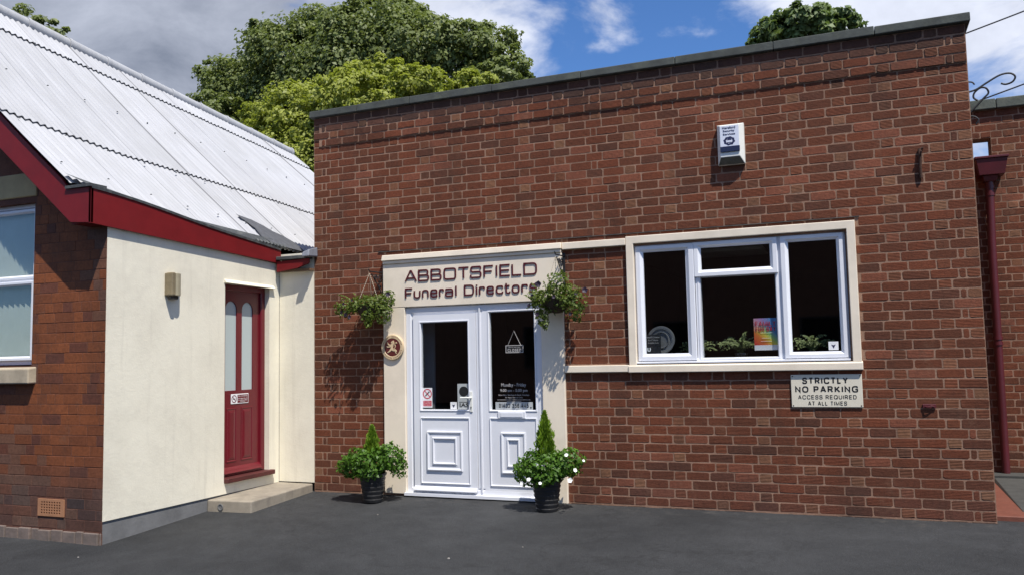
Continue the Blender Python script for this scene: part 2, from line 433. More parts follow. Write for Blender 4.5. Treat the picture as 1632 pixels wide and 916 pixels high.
def leaves(name, mat, parent, C, N, L, Wd, lv, loc=(0, 0, 0), droop=0.0):
    """numpy leaf quads: C centres, N normals, L lengths, Wd widths, lv shade 0..1"""
    C = np.asarray(C, float); n = len(C); N = N/np.maximum(np.linalg.norm(N, axis=1, keepdims=True), 1e-6)
    T = rng.normal(size=(n, 3)); T[:, 2] -= droop
    T -= N*(T*N).sum(1, keepdims=True); T /= np.maximum(np.linalg.norm(T, axis=1, keepdims=True), 1e-6)
    B = np.cross(N, T); L = np.broadcast_to(L, n)[:, None]; Wd = np.broadcast_to(Wd, n)[:, None]
    bend = N*L*.14
    V = np.stack([C-T*L*.5-bend, C+B*Wd*.5+bend*.3, C+T*L*.5-bend, C-B*Wd*.5+bend*.3], 1).reshape(-1, 3)
    off = LOC[parent] if parent is not None else Vector(loc)
    V = V-np.array(off)
    me = bpy.data.meshes.new(name)
    me.vertices.add(4*n); me.vertices.foreach_set('co', V.ravel())
    me.loops.add(4*n); me.loops.foreach_set('vertex_index', np.arange(4*n, dtype=np.int32))
    me.polygons.add(n); me.polygons.foreach_set('loop_start', np.arange(0, 4*n, 4, dtype=np.int32)); me.polygons.foreach_set('loop_total', np.full(n, 4, dtype=np.int32))
    a = me.attributes.new('lv', 'FLOAT', 'FACE'); a.data.foreach_set('value', np.clip(lv, 0, 1).astype(np.float32))
    me.materials.append(MATS[mat]); me.update(calc_edges=True); me.validate()
    o = bpy.data.objects.new(name, me); col.objects.link(o)
    if parent is not None: o.parent = parent; LOC[o] = off.copy()
    else: o.location = loc
    return o

def rnd_dirs(n):
    d = rng.normal(size=(n, 3)); return d/np.linalg.norm(d, axis=1, keepdims=True)

# ------------------------------------------------------------------ brickwork
def lay_bricks(mb, rows, P, holes, colour, gauge, z0, joint=.0125, proud=(.0008, .0034), chamfer=.012, rough=.0022):
    """rows: list (from the top) of lists of (u0, u1, is_header); each brick a worn block a few mm proud of the mortar"""
    n = len(rows)
    for k, row in enumerate(rows):
        zb = z0+(n-1-k)*gauge; zt = zb+gauge
        for (a, b, hd) in row:
            j = joint*random.uniform(.8, 1.25)/2
            segs = [(a+j, b-j, zb+j*.92, zt-j*.92)]
            for h in holes:
                out = []
                for (x0, x1, y0, y1) in segs:
                    if x1 <= h[0] or x0 >= h[1] or y1 <= h[2] or y0 >= h[3]: out.append((x0, x1, y0, y1)); continue
                    if x0 < h[0]: out.append((x0, h[0]-.004, y0, y1))
                    if x1 > h[1]: out.append((h[1]+.004, x1, y0, y1))
                    xa, xb = max(x0, h[0]), min(x1, h[1])
                    if xb-xa > .03:
                        if y0 < h[2] and h[2]-y0 > .02: out.append((xa, xb, y0, h[2]-.004))
                        if y1 > h[3] and y1-h[3] > .02: out.append((xa, xb, h[3]+.004, y1))
                segs = [q for q in out if q[1]-q[0] > .018 and q[3]-q[2] > .014]
            for (x0, x1, y0, y1) in segs:
                c = colour((x0+x1)/2, (y0+y1)/2, k, hd)
                d = random.uniform(*proud) + (.016 if (len(c) > 4 and c[4]) else 0)
                w_, h_ = x1-x0, y1-y0
                ch = [min(chamfer*random.uniform(.25, 1.25), w_*.3, h_*.35) for _ in range(4)]
                jr = lambda: random.uniform(-rough, rough)
                pts = [(x0+ch[0], y0), (x0+w_*.5, y0), (x1-ch[1], y0), (x1, y0+ch[1]*.7), (x1, y1-ch[2]*.7), (x1-ch[2], y1), (x0+w_*.5, y1), (x0+ch[3], y1), (x0, y1-ch[3]*.7), (x0, y0+ch[0]*.7)]
                pts = [(x+jr(), y+jr()) for x, y in pts]
                cx, cy = (x0+x1)/2, (y0+y1)/2
                ins = .0035
                inner = [(x-math.copysign(min(ins, abs(x-cx)*.5), x-cx), y-math.copysign(min(ins, abs(y-cy)*.5), y-cy)) for x, y in pts]
                tx, tz = random.uniform(-.004, .004), random.uniform(-.012, .012)
                A = [mb.vert(P(x, y, -.004)) for x, y in pts]
                B = [mb.vert(P(x, y, max(.0005, d*.45))) for x, y in pts]
                Cc = [mb.vert(P(x, y, d+(x-cx)*tx+(y-cy)*tz)) for x, y in inner]
                m = len(pts); c4 = tuple(c[:4])
                for i in range(m):
                    q = (i+1) % m
                    mb.face([A[i], A[q], B[q], B[i]], c4); mb.face([B[i], B[q], Cc[q], Cc[i]], c4)
                mb.face(Cc, c4)

def sussex_row(k, length, from_right=False):
    """three stretchers and a header, every other row with header + queen closer at the corner"""
    seq = [(.225, 0), (.1125, 1)] if k % 2 == 0 else [(.1125, 1), (.05625, 2), (.225, 0), (.225, 0), (.1125, 1)]
    out = []; u = 0; q = list(seq)
    while True:
        if not q: q = [(.225, 0), (.225, 0), (.225, 0), (.1125, 1)]
        l, h = q.pop(0)
        if u+l > length+1e-6: break
        out.append((u, u+l, h)); u += l
    return out, u
def facade_rows(n, width, mid):
    rows = []
    for k in range(n):
        m = mid + random.uniform(-.15, .15)
        L_, ue = sussex_row(k, m); Rr, ur = sussex_row(k, width-ue-.05)
        row = list(L_); gap0, gap1 = ue, width-ur
        g = gap1-gap0
        if g > .26: row += [(gap0, gap0+g*.55, 0), (gap0+g*.55, gap1, 0)]
        elif g > .03: row.append((gap0, gap1, 0))
        row += [(width-b, width-a, h) for a, b, h in Rr]
        rows.append(row)
    return rows
def random_rows(n, width, stretch=.225, pheader=.35):
    rows = []
    for k in range(n):
        u = -random.uniform(0, .2); row = []
        while u < width:
            hd = random.random() < pheader; l = (stretch/2 if hd else stretch)*random.uniform(.95, 1.04)
            a, b = max(u, 0), min(u+l, width)
            if b-a > .03: row.append((a, b, 1 if hd else 0))
            u += l
        rows.append(row)
    return rows

FW, FH, G = 6.8116, 4.29, .0858
def mixc(a, b, t): return tuple(x*(1-t)+y*t for x, y in zip(a, b))
def office_colour(x, z, k, hd):
    v = random.random()
    base = mixc((.155, .044, .020), (.106, .035, .0175), v)
    if random.random() < .14: base = mixc(base, (.070, .032, .021), .55)
    if random.random() < .10: base = mixc(base, (.215, .072, .040), .7)
    if hd == 1:
        base = mixc(base, (.22, .108, .058), random.uniform(.05, .8) if random.random() < .6 else .1)
    wet = max(0, 1-z/.5)*.4
    base = mixc(base, (.085, .048, .040), wet*random.uniform(.4, 1.2))
    if k < 2: base = mixc(base, (.05, .036, .030), .55)  # top two courses: coping shadow put into the brick colour, along with weathering
    comb = 1.0 if (hd == 1 and random.random() < .8) else random.uniform(0, .22)
    return base + (comb, k < 4 and x > .08)
def annex_colour(x, z, k, hd):
    c = office_colour(x, 2.0, 9, hd); return tuple(c[:3])+(c[3], False)
def gable_colour(x, z, k, hd):
    v = random.random()
    base = mixc((.215, .066, .023), (.150, .048, .0195), v)
    if random.random() < .15: base = mixc(base, (.09, .035, .026), .7)
    low = min(1, max(0, (.62-z)/.35))
    base = mixc(base, mixc((.05, .037, .036), (.10, .055, .042), random.random()), low*random.uniform(.6, 1))
    if random.random() < max(0, min(.8, (-.85-x)*1.6*(1.1-z))): base = mixc(base, (.125, .078, .056), .5)      # grey bloom on the old brick
    return base + (0., False)

# ================================================================== GROUND
def gz(x, y):
    if y >= 0: return -.012
    return -.012 + .045*max(y, -6.0) + max(0, -6-y)*-.005
def build_ground():
    mb = MB()
    xs = sorted(set([-160, -80, -40, -20, -10] + [round(-6+.25*i, 3) for i in range(73)] + [14, 20, 40, 80, 160]))
    ys = sorted(set([-160, -80, -40, -25, -15] + [round(-11+.25*i, 3) for i in range(45)] + [1, 3, 8, 20, 60, 160, 400]))
    idx = {}
    for i, x in enumerate(xs):
        for j, y in enumerate(ys):
            z = gz(x, y)
            if -6 < x < 12 and -11 < y < -.1:
                z += .006*math.sin(x*1.7+y*.8)*math.sin(y*1.9-x*.4)
            idx[i, j] = mb.vert((x, y, z))
    for i in range(len(xs)-1):
        for j in range(len(ys)-1): mb.face([idx[i, j], idx[i+1, j], idx[i+1, j+1], idx[i, j+1]])
    o = mb.build('ground', 'asphalt', smooth=True)
    setp(o, 'dark grey asphalt yard in front of the buildings', 'ground', kind='structure')
build_ground()

# ================================================================== BRICK OFFICE BUILDING
office = thing('brick_building', 'flat-roofed brown brick building with white double doors and a three-light window', 'building')
DOOR = (.935, 3.04, -.05, 2.60); WIN = (3.714, 5.83, 1.285, 2.625)
HOLES = [DOOR, WIN]
mb = MB(); mb.cur = 1
mb.sheet(0, FW, -.12, FH, [(1.2, 2.80, -.05, 2.03), (3.78, 5.745, 1.385, 2.53)], lambda u, z: (u, 0, z))
mb.sheet(.08, FW-.003, FH-4*G+.004, FH-.002, [], lambda u, z: (u, -.0125, z)); mb.poly([(.08, -.0125, FH-4*G+.004), (FW-.003, -.0125, FH-4*G+.004), (FW-.003, 0, FH-4*G+.004), (.08, 0, FH-4*G+.004)])
mb.cur = 0
Pf = lambda u, z, d: (u, -d, z)
band_holes = HOLES + [(3.03, 3.72, 2.535, 2.612), (3.03, 3.72, 1.288, 1.366)]
lay_bricks(mb, facade_rows(50, FW, 3.55), Pf, band_holes, office_colour, G, 0.0)
# ragged footing course at the ground
u = 0
while u < FW:
    l = random.uniform(.1, .26)
    if not (.9 < u+l and u < 3.05):
        c = mixc((.055, .036, .028), (.13, .085, .065), random.random())+(0.,)
        z1 = random.uniform(-.012, -.003); d = random.uniform(.004, .016)
        x1 = min(u+l-.012, FW)
        pts = [(u, -.11), (x1, -.11), (x1, z1-.006), (x1-.02, z1), (u+.015, z1-.002), (u, z1-.012)]
        A = [mb.vert((x, .004, z)) for x, z in pts]; B = [mb.vert((x, -d, z)) for x, z in pts]
        for i in range(6): mb.face([A[i], A[(i+1) % 6], B[(i+1) % 6], B[i]], c)
        mb.face(B, c)
    u += l
mb.build('front_wall', ['brick', 'mortar'], office, attr='bcol')
# side walls
for nm, X, sgn, z0r, y1 in (('side_wall', FW, 1, 0.0, 2.6), ('side_wall', 0.0, -1, 2.4882, 4.6)):
    mb = MB(); mb.cur = 1
    mb.sheet(0.003, y1, -.1 if sgn > 0 else 0, FH, [], lambda u, z: (X-sgn*.004, u, z)); mb.cur = 0
    nr = round((FH-z0r)/G)
    lay_bricks(mb, [[(a, b, h) for a, b, h in facade_rows(1, y1, y1*.6)[0]] if k % 2 else sussex_row(1, y1)[0] for k in range(nr)], lambda u, z, d: (X-sgn*.004+sgn*d, u, z), [], lambda x, z, k, hd: office_colour(x, z, 9, hd), G, z0r)
    mb.build(nm, ['brick', 'mortar'], office, attr='bcol')
mb = MB(); mb.box(.01, FW-.01, 6.0, 6.2, -.1, FH-.01); mb.box(.012, .25, 4.6, 6.0, -.1, FH-.012); mb.box(FW-.25, FW-.012, 2.8, 6.0, -.1, FH-.012)
mb.build('rear_wall', 'opposite_wall', office)
mb = MB(); mb.box(.02, FW-.02, .25, 6.0, 3.85, 4.0); mb.build('flat_roof', 'flat_roof', office)
# inner leaf so no light leaks through behind the brick skin
mb = MB()
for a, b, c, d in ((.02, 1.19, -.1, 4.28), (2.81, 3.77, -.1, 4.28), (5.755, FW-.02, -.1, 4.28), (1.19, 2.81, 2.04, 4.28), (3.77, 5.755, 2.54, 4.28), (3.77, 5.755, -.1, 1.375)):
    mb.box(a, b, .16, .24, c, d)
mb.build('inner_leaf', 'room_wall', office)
# coping of butted concrete lengths
mb = MB(); xx = [-.03, .62, 1.3, 2.3, 3.3, 4.27, 5.2, 6.08, 6.852]
for a, b in zip(xx, xx[1:]):
    dz = random.uniform(-.004, .004); dy = random.uniform(-.006, .004)
    mb.hexa([(a+.002, -.062+dy, 4.292), (b-.002, -.062+dy, 4.292), (b-.002, .30, 4.292), (a+.002, .30, 4.292)],
            [(a+.002, -.055+dy, 4.374+dz), (b-.002, -.055+dy, 4.376+dz), (b-.002, .29, 4.395+dz), (a+.002, .29, 4.395+dz)])
mb.box(-.03, .27, .302, 6.2, 4.294, 4.39); mb.box(FW-.26, 6.852, .302, 6.2, 4.294, 4.39)
mb.build('coping', 'coping_concrete', office, bevel=.008, seg=2)
# door surround (cream painted concrete)
mb = MB()
mb.box(.935, 1.203, -.032, .15, .012, 2.028); mb.box(2.797, 3.04, -.032, .15, -.012, 2.028)
mb.box(.935, 3.04, -.034, .15, 2.030, 2.512)
mb.box(.94, 3.035, -.050, .1, 2.514, 2.548)
mb.hexa([(.932, -.068, 2.55), (3.043, -.068, 2.55), (3.043, .1, 2.55), (.932, .1, 2.55)], [(.94, -.062, 2.612), (3.043, -.062, 2.612), (3.043, .1, 2.618), (.94, .1, 2.618)])
mb.build('door_surround', 'cream_paint', office, bevel=.006, seg=2)
# cream bands linking door and window
mb = MB()
mb.box(3.045, 3.712, -.044, .05, 2.540, 2.611); mb.build('string_band', 'cream_paint', office, bevel=.006, seg=2)
mb = MB(); mb.box(3.042, 3.712, -.040, .05, 1.292, 1.362); mb.build('string_band', 'cream_paint', office, bevel=.006, seg=2)
mb = MB(); mb.box(.86, 5.87, -.014, .02, 2.6575, 2.6625); mb.build('lintel_flashing', 'lead_dark', office)
# window surround
mb = MB()
mb.ring(3.714, 5.83, 1.287, 2.625, [(0, .1), (0, -.038), (.004, -.042), (.070, -.041), (.074, -.037), (.074, .14)])
mb.build('window_surround', 'cream_paint', office)
mb = MB(); mb.hexa([(3.706, -.052, 1.286), (5.838, -.052, 1.286), (5.838, .0, 1.286), (3.706, .0, 1.286)], [(3.706, -.052, 1.352), (5.838, -.052, 1.352), (5.838, -.0, 1.366), (3.706, -.0, 1.366)])
mb.build('window_sill', 'cream_paint', office, bevel=.006, seg=2)

# ---- uPVC window
F0 = .020   # front plane of the fixed frame
def sash(mb, x0, x1, z0, z1, gx0, gx1, gz0, gz1, y):
    """opening light: bevelled frame between outer and glass rectangles"""
    def loop(l, yy): return [mb.vert(p) for p in ((l[0], yy, l[2]), (l[1], yy, l[2]), (l[1], yy, l[3]), (l[0], yy, l[3]))]
    o = (x0, x1, z0, z1); g = (gx0, gx1, gz0, gz1)
    def lerp(t): return tuple(a*(1-t)+b*t for a, b in zip(o, g))
    seq = [(0., y+.05), (0., y+.004), (.06, y), (.58, y), (.64, y+.004), (.93, y+.022), (1., y+.024), (1., y+.05)]
    L_ = [loop(lerp(t), yy) for t, yy in seq]
    for A, B in zip(L_, L_[1:]):
        for k in range(4): mb.face([A[k], A[(k+1) % 4], B[(k+1) % 4], B[k]])
win = MB()
win.ring(3.784, 5.741, 1.384, 2.536, [(0, .09), (0, F0), (.003, F0-.002), (.030, F0-.002), (.034, F0+.006), (.034, .09)])
win.box(4.378, 4.426, F0-.001, .09, 1.40, 2.52); win.box(5.130, 5.178, F0-.001, .09, 1.40, 2.52); win.box(4.42, 5.135, F0+.001, .09, 2.188, 2.224)
window = win.build('window', 'upvc', office)
def winpart(nm, fn, mat='upvc', **k):
    m = MB(); fn(m); return m.build(nm, mat, window, **k)
winpart('sash', lambda m: sash(m, 3.800, 4.372, 1.398, 2.522, 3.874, 4.290, 1.466, 2.462, F0-.026))
winpart('sash', lambda m: sash(m, 4.374, 5.146, 2.192, 2.525, 4.440, 5.080, 2.256, 2.470, F0-.026))
winpart('sash', lambda m: sash(m, 5.176, 5.724, 1.398, 2.526, 5.245, 5.664, 1.456, 2.470, F0-.026))
winpart('glazing_bead', lambda m: sash(m, 4.397, 5.137, 1.398, 2.202, 4.418, 5.114, 1.414, 2.184, F0-.006))
winpart('lower_cill', lambda m: m.hexa([(3.79, -.035, 1.372), (5.738, -.035, 1.372), (5.738, .05, 1.372), (3.79, .05, 1.372)], [(3.79, -.035, 1.384), (5.738, -.035, 1.384), (5.738, .05, 1.398), (3.79, .05, 1.398)]))
for a, b, c, d in ((3.87, 4.294, 1.462, 2.466), (4.436, 5.084, 2.252, 2.474), (5.241, 5.668, 1.452, 2.474), (4.414, 5.118, 1.410, 2.188)):
    winpart('pane', lambda m: m.box(a, b, F0+.006, F0+.012, c, d), 'glass')

# ---- white double door
dm = MB()
dm.ring(1.205, 2.795, .022, 2.024, [(0, .12), (0, .0), (.004, -.004), (.055, -.004), (.062, .004), (.085, .012), (.085, .12)])
dm.box(2.052, 2.140, -.004, .12, .10, 1.945); dm.box(2.088, 2.104, -.016, .0, .06, 2.005)
dm.hexa([(1.19, -.055, .0), (2.81, -.055, .0), (2.81, .1, .0), (1.19, .1, .0)], [(1.19, -.055, .030), (2.81, -.055, .030), (2.81, .1, .040), (1.19, .1, .040)])
door = dm.build('double_door', 'upvc', office)
def doorpart(nm, fn, mat='upvc', **k):
    m = MB(); fn(m); return m.build(nm, mat, door, **k)
def leaf(m, x0, x1, z0, z1, gl, pz0, pz1, zr0, y):
    gx0, gx1, gz0, gz1 = gl
    m.sheet(x0, x1, z0, z1, [gl], lambda u, z: (u, y, z))
    m.ring(x0, x1, z0, z1, [(0, y), (0, y+.06)])
    m.ring(gx0-.018, gx1+.018, gz0-.018, gz1+.018, [(0, y-.0005), (.002, y-.006), (.010, y-.007), (.018, y+.004), (.018, y+.05)])
    m.ring(gx0-.012, gx1+.012, pz0, pz1, [(0, y-.0006), (.002, y-.010), (.009, y-.011), (.016, y-.0007)])
doorpart('door_leaf', lambda m: leaf(m, 1.300, 2.046, .070, 1.940, (1.392, 1.955, .918, 1.852), .132, .836, .83, -.016))
doorpart('door_leaf', lambda m: leaf(m, 2.128, 2.772, .062, 1.985, (2.203, 2.708, .916, 1.938), .128, .836, .83, -.003))
doorpart('weather_bar', lambda m: m.hexa([(1.302, -.052, .062), (2.040, -.052, .062), (2.040, -.014, .062), (1.302, -.014, .062)], [(1.302, -.050, .072), (2.040, -.050, .072), (2.040, -.016, .105), (1.302, -.016, .105)]))
doorpart('pane', lambda m: m.box(1.385, 1.962, .012, .018, .911, 1.859), 'glass')
doorpart('pane', lambda m: m.box(2.196, 2.715, .022, .028, .909, 1.945), 'glass')
def raised(m, x0, x1, z0, z1, wd, y, inner):
    m.ring(x0, x1, z0, z1, [(0, y-.0008), (.003, y-.016), (.014, y-.018), (.022, y-.010), (.034, y-.005), (wd, y-.007), (wd+.004, y-.016), (wd+.014, y-.017), (wd+.020, y-.008), (wd+.021, y-.0009)])
doorpart('raised_panel', lambda m: raised(m, 1.458, 1.878, .270, .690, .066, -.016, 0))
doorpart('raised_panel', lambda m: raised(m, 2.318, 2.592, .262, .686, .066, -.003, 0))
def handle(m):
    m.box(1.975, 2.003, -.026, -.015, .895, 1.110)
    m.tube([(1.989, -.026, 1.045), (1.989, -.068, 1.045), (1.975, -.074, 1.045), (1.885, -.074, 1.043)], .010, 10)
hd = doorpart('handle', handle, 'white_plastic', bevel=.004)
m = MB(); m.lathe((1.989, -.0275, .945), [(.006, 0), (.006, -.003)], 12, 'y'); m.box(1.9865, 1.9915, -.0295, -.027, .925, .943); m.build('keyhole', 'black_void', hd)
lp = doorpart('letter_plate', lambda m: m.box(2.288, 2.598, -.018, -.003, .828, .902), bevel=.005)
m = MB(); m.box(2.318, 2.568, -.0225, -.018, .843, .889); m.build('flap', 'upvc', lp, bevel=.002)

# ---- dark rooms behind the glass
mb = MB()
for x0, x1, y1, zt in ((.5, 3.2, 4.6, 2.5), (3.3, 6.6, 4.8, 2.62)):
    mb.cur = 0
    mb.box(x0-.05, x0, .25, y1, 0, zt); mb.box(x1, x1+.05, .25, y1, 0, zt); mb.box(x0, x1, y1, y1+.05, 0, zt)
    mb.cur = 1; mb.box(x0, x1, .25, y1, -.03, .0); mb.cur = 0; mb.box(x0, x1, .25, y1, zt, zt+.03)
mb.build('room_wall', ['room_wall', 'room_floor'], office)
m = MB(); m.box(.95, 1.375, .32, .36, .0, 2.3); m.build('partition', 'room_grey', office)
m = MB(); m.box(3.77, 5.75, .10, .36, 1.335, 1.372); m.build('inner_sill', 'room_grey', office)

# ================================================================== WRITING AND SIGNS ON THE OFFICE
# raised lettering over the door
def round_path(pts, r, closed):
    out = []; n = len(pts)
    for i, p in enumerate(pts):
        rr = (p[2] if len(p) > 2 else 1.0)*r
        if (not closed and i in (0, n-1)) or rr < 1e-4: out.append((p[0], p[1])); continue
        a, b, c = Vector(pts[i-1][:2]), Vector(p[:2]), Vector(pts[(i+1) % n][:2])
        d1, d2 = (a-b), (c-b); l = min(rr, d1.length*.49, d2.length*.49); d1.normalize(); d2.normalize()
        s, e = b+d1*l, b+d2*l
        for t in (0, .25, .5, .75, 1): out.append(tuple(s*(1-t)**2+b*2*t*(1-t)+e*t*t))
    return out
def ribbon(mb, pts, closed, wd, y0, y1):
    n = len(pts); Lq = []; Rq = []
    for i in range(n):
        p = Vector(pts[i]); a = Vector(pts[i-1]) if (i > 0 or closed) else None; c = Vector(pts[(i+1) % n]) if (i < n-1 or closed) else None
        d1 = (p-a).normalized() if a is not None else None; d2 = (c-p).normalized() if c is not None else None
        if d1 is None: d1 = d2
        if d2 is None: d2 = d1
        n1 = Vector((-d1.y, d1.x)); n2 = Vector((-d2.y, d2.x)); mt = n1+n2
        mt = mt.normalized() if mt.length > 1e-5 else n1
        k = wd/2/max(.45, mt.dot(n1)); Lq.append(p+mt*k); Rq.append(p-mt*k)
    V = lambda q, y: mb.vert((q.x, y, q.y))
    a, b, c, d = [[V(q, y) for q in L_] for L_, y in ((Lq, y1), (Rq, y1), (Lq, y0), (Rq, y0))]
    for i in range(n if closed else n-1):
        j = (i+1) % n
        mb.face([a[i], a[j], b[j], b[i]]); mb.face([a[i], c[i], c[j], a[j]]); mb.face([b[i], b[j], d[j], d[i]])
    if not closed:
        for i in (0, n-1): mb.face([a[i], b[i], d[i], c[i]])
xh = .74
GLY = {
 'A': [([(0, 0), (.46, 1, 0), (.54, 1, 0), (1, 0)], 0), ([(.21, .30), (.79, .30)], 0)],
 'B': [([(0, 1, 0), (.93, 1), (.93, .52), (0, .52, 0)], 1), ([(0, .52, 0), (1, .52), (1, 0), (0, 0, 0)], 1)],
 'O': [([(0, 0), (0, 1), (1, 1), (1, 0)], 1)],
 'T': [([(0, 1), (1, 1)], 0), ([(.5, 1), (.5, 0)], 0)],
 'S': [([(.97, .76), (.97, 1), (.02, 1), (.02, .52), (1, .52), (1, 0), (0, 0), (0, .26)], 0)],
 'F': [([(0, 0), (0, 1, 0), (1, 1)], 0), ([(0, .5), (.86, .5)], 0)],
 'I': [([(.5, 0), (.5, 1)], 0)], 'l': [([(.5, 0), (.5, 1.02)], 0)],
 'E': [([(1, 0), (0, 0, 0), (0, 1, 0), (1, 1)], 0), ([(0, .51), (.93, .51)], 0)],
 'L': [([(0, 1), (0, 0, 0), (1, 0)], 0)],
 'D': [([(0, 0, 0), (0, 1, 0), (1, 1, 1.4), (1, 0, 1.4)], 1)],
 'u': [([(0, xh), (0, 0), (1, 0), (1, xh)], 0)],
 'n': [([(0, 0), (0, xh), (1, xh), (1, 0)], 0)],
 'e': [([(1, .17), (1, 0), (0, 0), (0, xh), (1, xh), (1, .37, 0), (0, .37)], 0)],
 'r': [([(0, 0), (0, xh)], 0), ([(0, .5), (0, xh), (1, xh), (1, .55)], 0)],
 'a': [([(.04, .6), (.04, xh), (1, xh), (1, 0, .3), (0, 0), (0, .42), (1, .42)], 0)],
 'i': [([(.5, 0), (.5, xh)], 0), ([(.5, .9), (.5, 1.03)], 0)],
 'c': [([(1, .2), (1, 0), (0, 0), (0, xh), (1, xh), (1, .54)], 0)],
 't': [([(.28, 1), (.28, 0), (1, 0), (1, .17)], 0), ([(0, xh), (.95, xh)], 0)],
 'o': [([(0, 0), (0, xh), (1, xh), (1, 0)], 1)],
 's': [([(.96, .57), (.96, xh), (.03, xh), (.03, .38), (1, .38), (1, 0), (0, 0), (0, .17)], 0)],
}
def lx(cx):   # crop column of the close-up -> metres along the front
    t = (cx-117)/(1487-117); return 1.216 + (2.770-1.216)*(t*1.045 - .045*t*t)
line1 = zip('ABBOTSFIELD', [(117,243),(258,372),(390,503),(525,655),(674,790),(800,918),(940,1043),(1064,1083),(1105,1215),(1228,1332),(1350,1487)])
line2 = zip('FuneralDirectors', [(118,198),(210,280),(297,365),(383,457),(475,525),(537,622),(642,660),(735,838),(855,875),(890,950),(967,1042),(1064,1137),(1148,1212),(1228,1306),(1325,1390),(1404,1485)])
sign = thing('raised_lettering', 'dark maroon raised letters over the double door reading ABBOTSFIELD Funeral Directors', 'sign', (2.0, -.034, 2.1))
for z0, hgt, line, tw in ((2.303, .128, line1, .0155), (2.122, .116, line2, .0150)):
    for ch, (a, b) in line:
        m = MB(); x0, x1 = lx(a)+tw/2, lx(b)-tw/2
        if x1 < x0: x0 = x1 = (x0+x1)/2
        for q, (path, closed) in enumerate(GLY[ch]):
            pts = [(x0+(x1-x0)*p[0], z0+tw/2+(hgt-tw)*p[1]) + tuple(p[2:]) for p in path]
            ribbon(m, round_path(pts, .026, closed), closed, tw, -.033, -.043-q*.0006)
        m.build('letter', 'letter_paint', sign)

# plain sign-writer's capitals and figures as strokes: (width, strokes)
SAN = {
 'A': (1.0, [([(0, 0), (.46, 1, 0), (.54, 1, 0), (1, 0)], 0), ([(.2, .32), (.8, .32)], 0)]),
 'C': (1.0, [([(.97, .72), (.97, 1), (.0, 1), (.0, 0), (.97, 0), (.97, .28)], 0)]),
 'D': (.95, [([(0, 0, 0), (0, 1, 0), (1, 1, 1.6), (1, 0, 1.6)], 1)]),
 'E': (.85, [([(1, 0), (0, 0, 0), (0, 1, 0), (1, 1)], 0), ([(0, .52), (.92, .52)], 0)]),
 'G': (1.05, [([(.97, .72), (.97, 1), (.0, 1), (.0, 0), (1, 0, .8), (1, .46, 0), (.58, .46)], 0)]),
 'I': (.2, [([(.5, 0), (.5, 1)], 0)]),
 'K': (.95, [([(0, 0), (0, 1)], 0), ([(.93, 1), (.06, .40)], 0), ([(.32, .58), (1, 0)], 0)]),
 'L': (.75, [([(0, 1), (0, 0, 0), (1, 0)], 0)]),
 'M': (1.15, [([(0, 0), (0, 1, 0), (.5, .05, 0), (1, 1, 0), (1, 0)], 0)]),
 'N': (.95, [([(0, 0), (0, 1, 0), (1, 0, 0), (1, 1)], 0)]),
 'O': (1.1, [([(0, 0), (0, 1), (1, 1), (1, 0)], 1)]),
 'P': (.88, [([(0, 0), (0, 1, 0), (1, 1), (1, .46), (0, .46)], 0)]),
 'Q': (1.1, [([(0, 0), (0, 1), (1, 1), (1, 0)], 1), ([(.6, .25), (1, -.03)], 0)]),
 'R': (.92, [([(0, 0), (0, 1, 0), (.95, 1), (.95, .48), (0, .48)], 0), ([(.55, .48), (1, 0)], 0)]),
 'S': (.9, [([(.95, .73), (.95, 1), (.03, 1), (.03, .53), (1, .50), (1, 0), (0, 0), (0, .27)], 0)]),
 'T': (.88, [([(0, 1), (1, 1)], 0), ([(.5, 1), (.5, 0)], 0)]),
 'U': (.95, [([(0, 1), (0, 0), (1, 0), (1, 1)], 0)]),
 'Y': (.95, [([(0, 1), (.5, .45), (1, 1)], 0), ([(.5, .46), (.5, 0)], 0)]),
 'F': (.8, [([(0, 0), (0, 1, 0), (1, 1)], 0), ([(0, .5), (.9, .5)], 0)]),
 '0': (.72, [([(0, 0), (0, 1), (1, 1), (1, 0)], 1)]),
 '1': (.38, [([(0, .72), (.8, 1, 0), (.8, 0)], 0)]),
 '2': (.72, [([(0, .72), (0, 1), (1, 1), (1, .55), (0, .0, 0), (1, 0)], 0)]),
 '3': (.72, [([(0, .78), (0, 1), (.95, 1), (.95, .53), (.35, .53)], 0), ([(.4, .525), (1, .525), (1, 0), (0, 0), (0, .24)], 0)]),
 '4': (.75, [([(1, .25), (0, .25, 0), (.72, 1, 0), (.72, 0)], 0)]),
 '5': (.72, [([(.92, 1), (.1, 1, 0), (.05, .55, 0), (1, .6), (1, 0), (0, 0), (0, .24)], 0)]),
 '6': (.72, [([(.95, .8), (.95, 1), (0, 1), (0, 0), (1, 0), (1, .58), (0, .55)], 0)]),
 ' ': (.35, []),
}
def sign_text(mb, s_, x0, x1, z0, z1, y, tw, d=.0012):
    gap = .26; tot = sum(SAN[c][0] for c in s_)+gap*(len(s_)-1); k = (x1-x0)/tot; u = x0
    for i, c in enumerate(s_):
        wd = SAN[c][0]*k
        for q, (path, cl) in enumerate(SAN[c][1]):
            a, b = u+tw/2, u+wd-tw/2
            if b < a: a = b = u+wd/2
            ribbon(mb, round_path([(a+(b-a)*p[0], z0+tw/2+(z1-z0-tw)*p[1])+tuple(p[2:]) for p in path], min(wd, z1-z0)*.36, cl), cl, tw, y+.0004, y-d-q*.0002)
        u += wd+gap*k

PW = lambda y: (lambda u, z, d: (u, y-d, z))
def flat_text(parent, mat, y, lines, name='lettering', d1=.0015):
    m = MB()
    for L_ in lines: text_into(m, L_[0], L_[1], L_[2], L_[3], L_[4], PW(y), 0, d1, L_[5] if len(L_) > 5 else 0)
    return m.build(name, mat, parent)
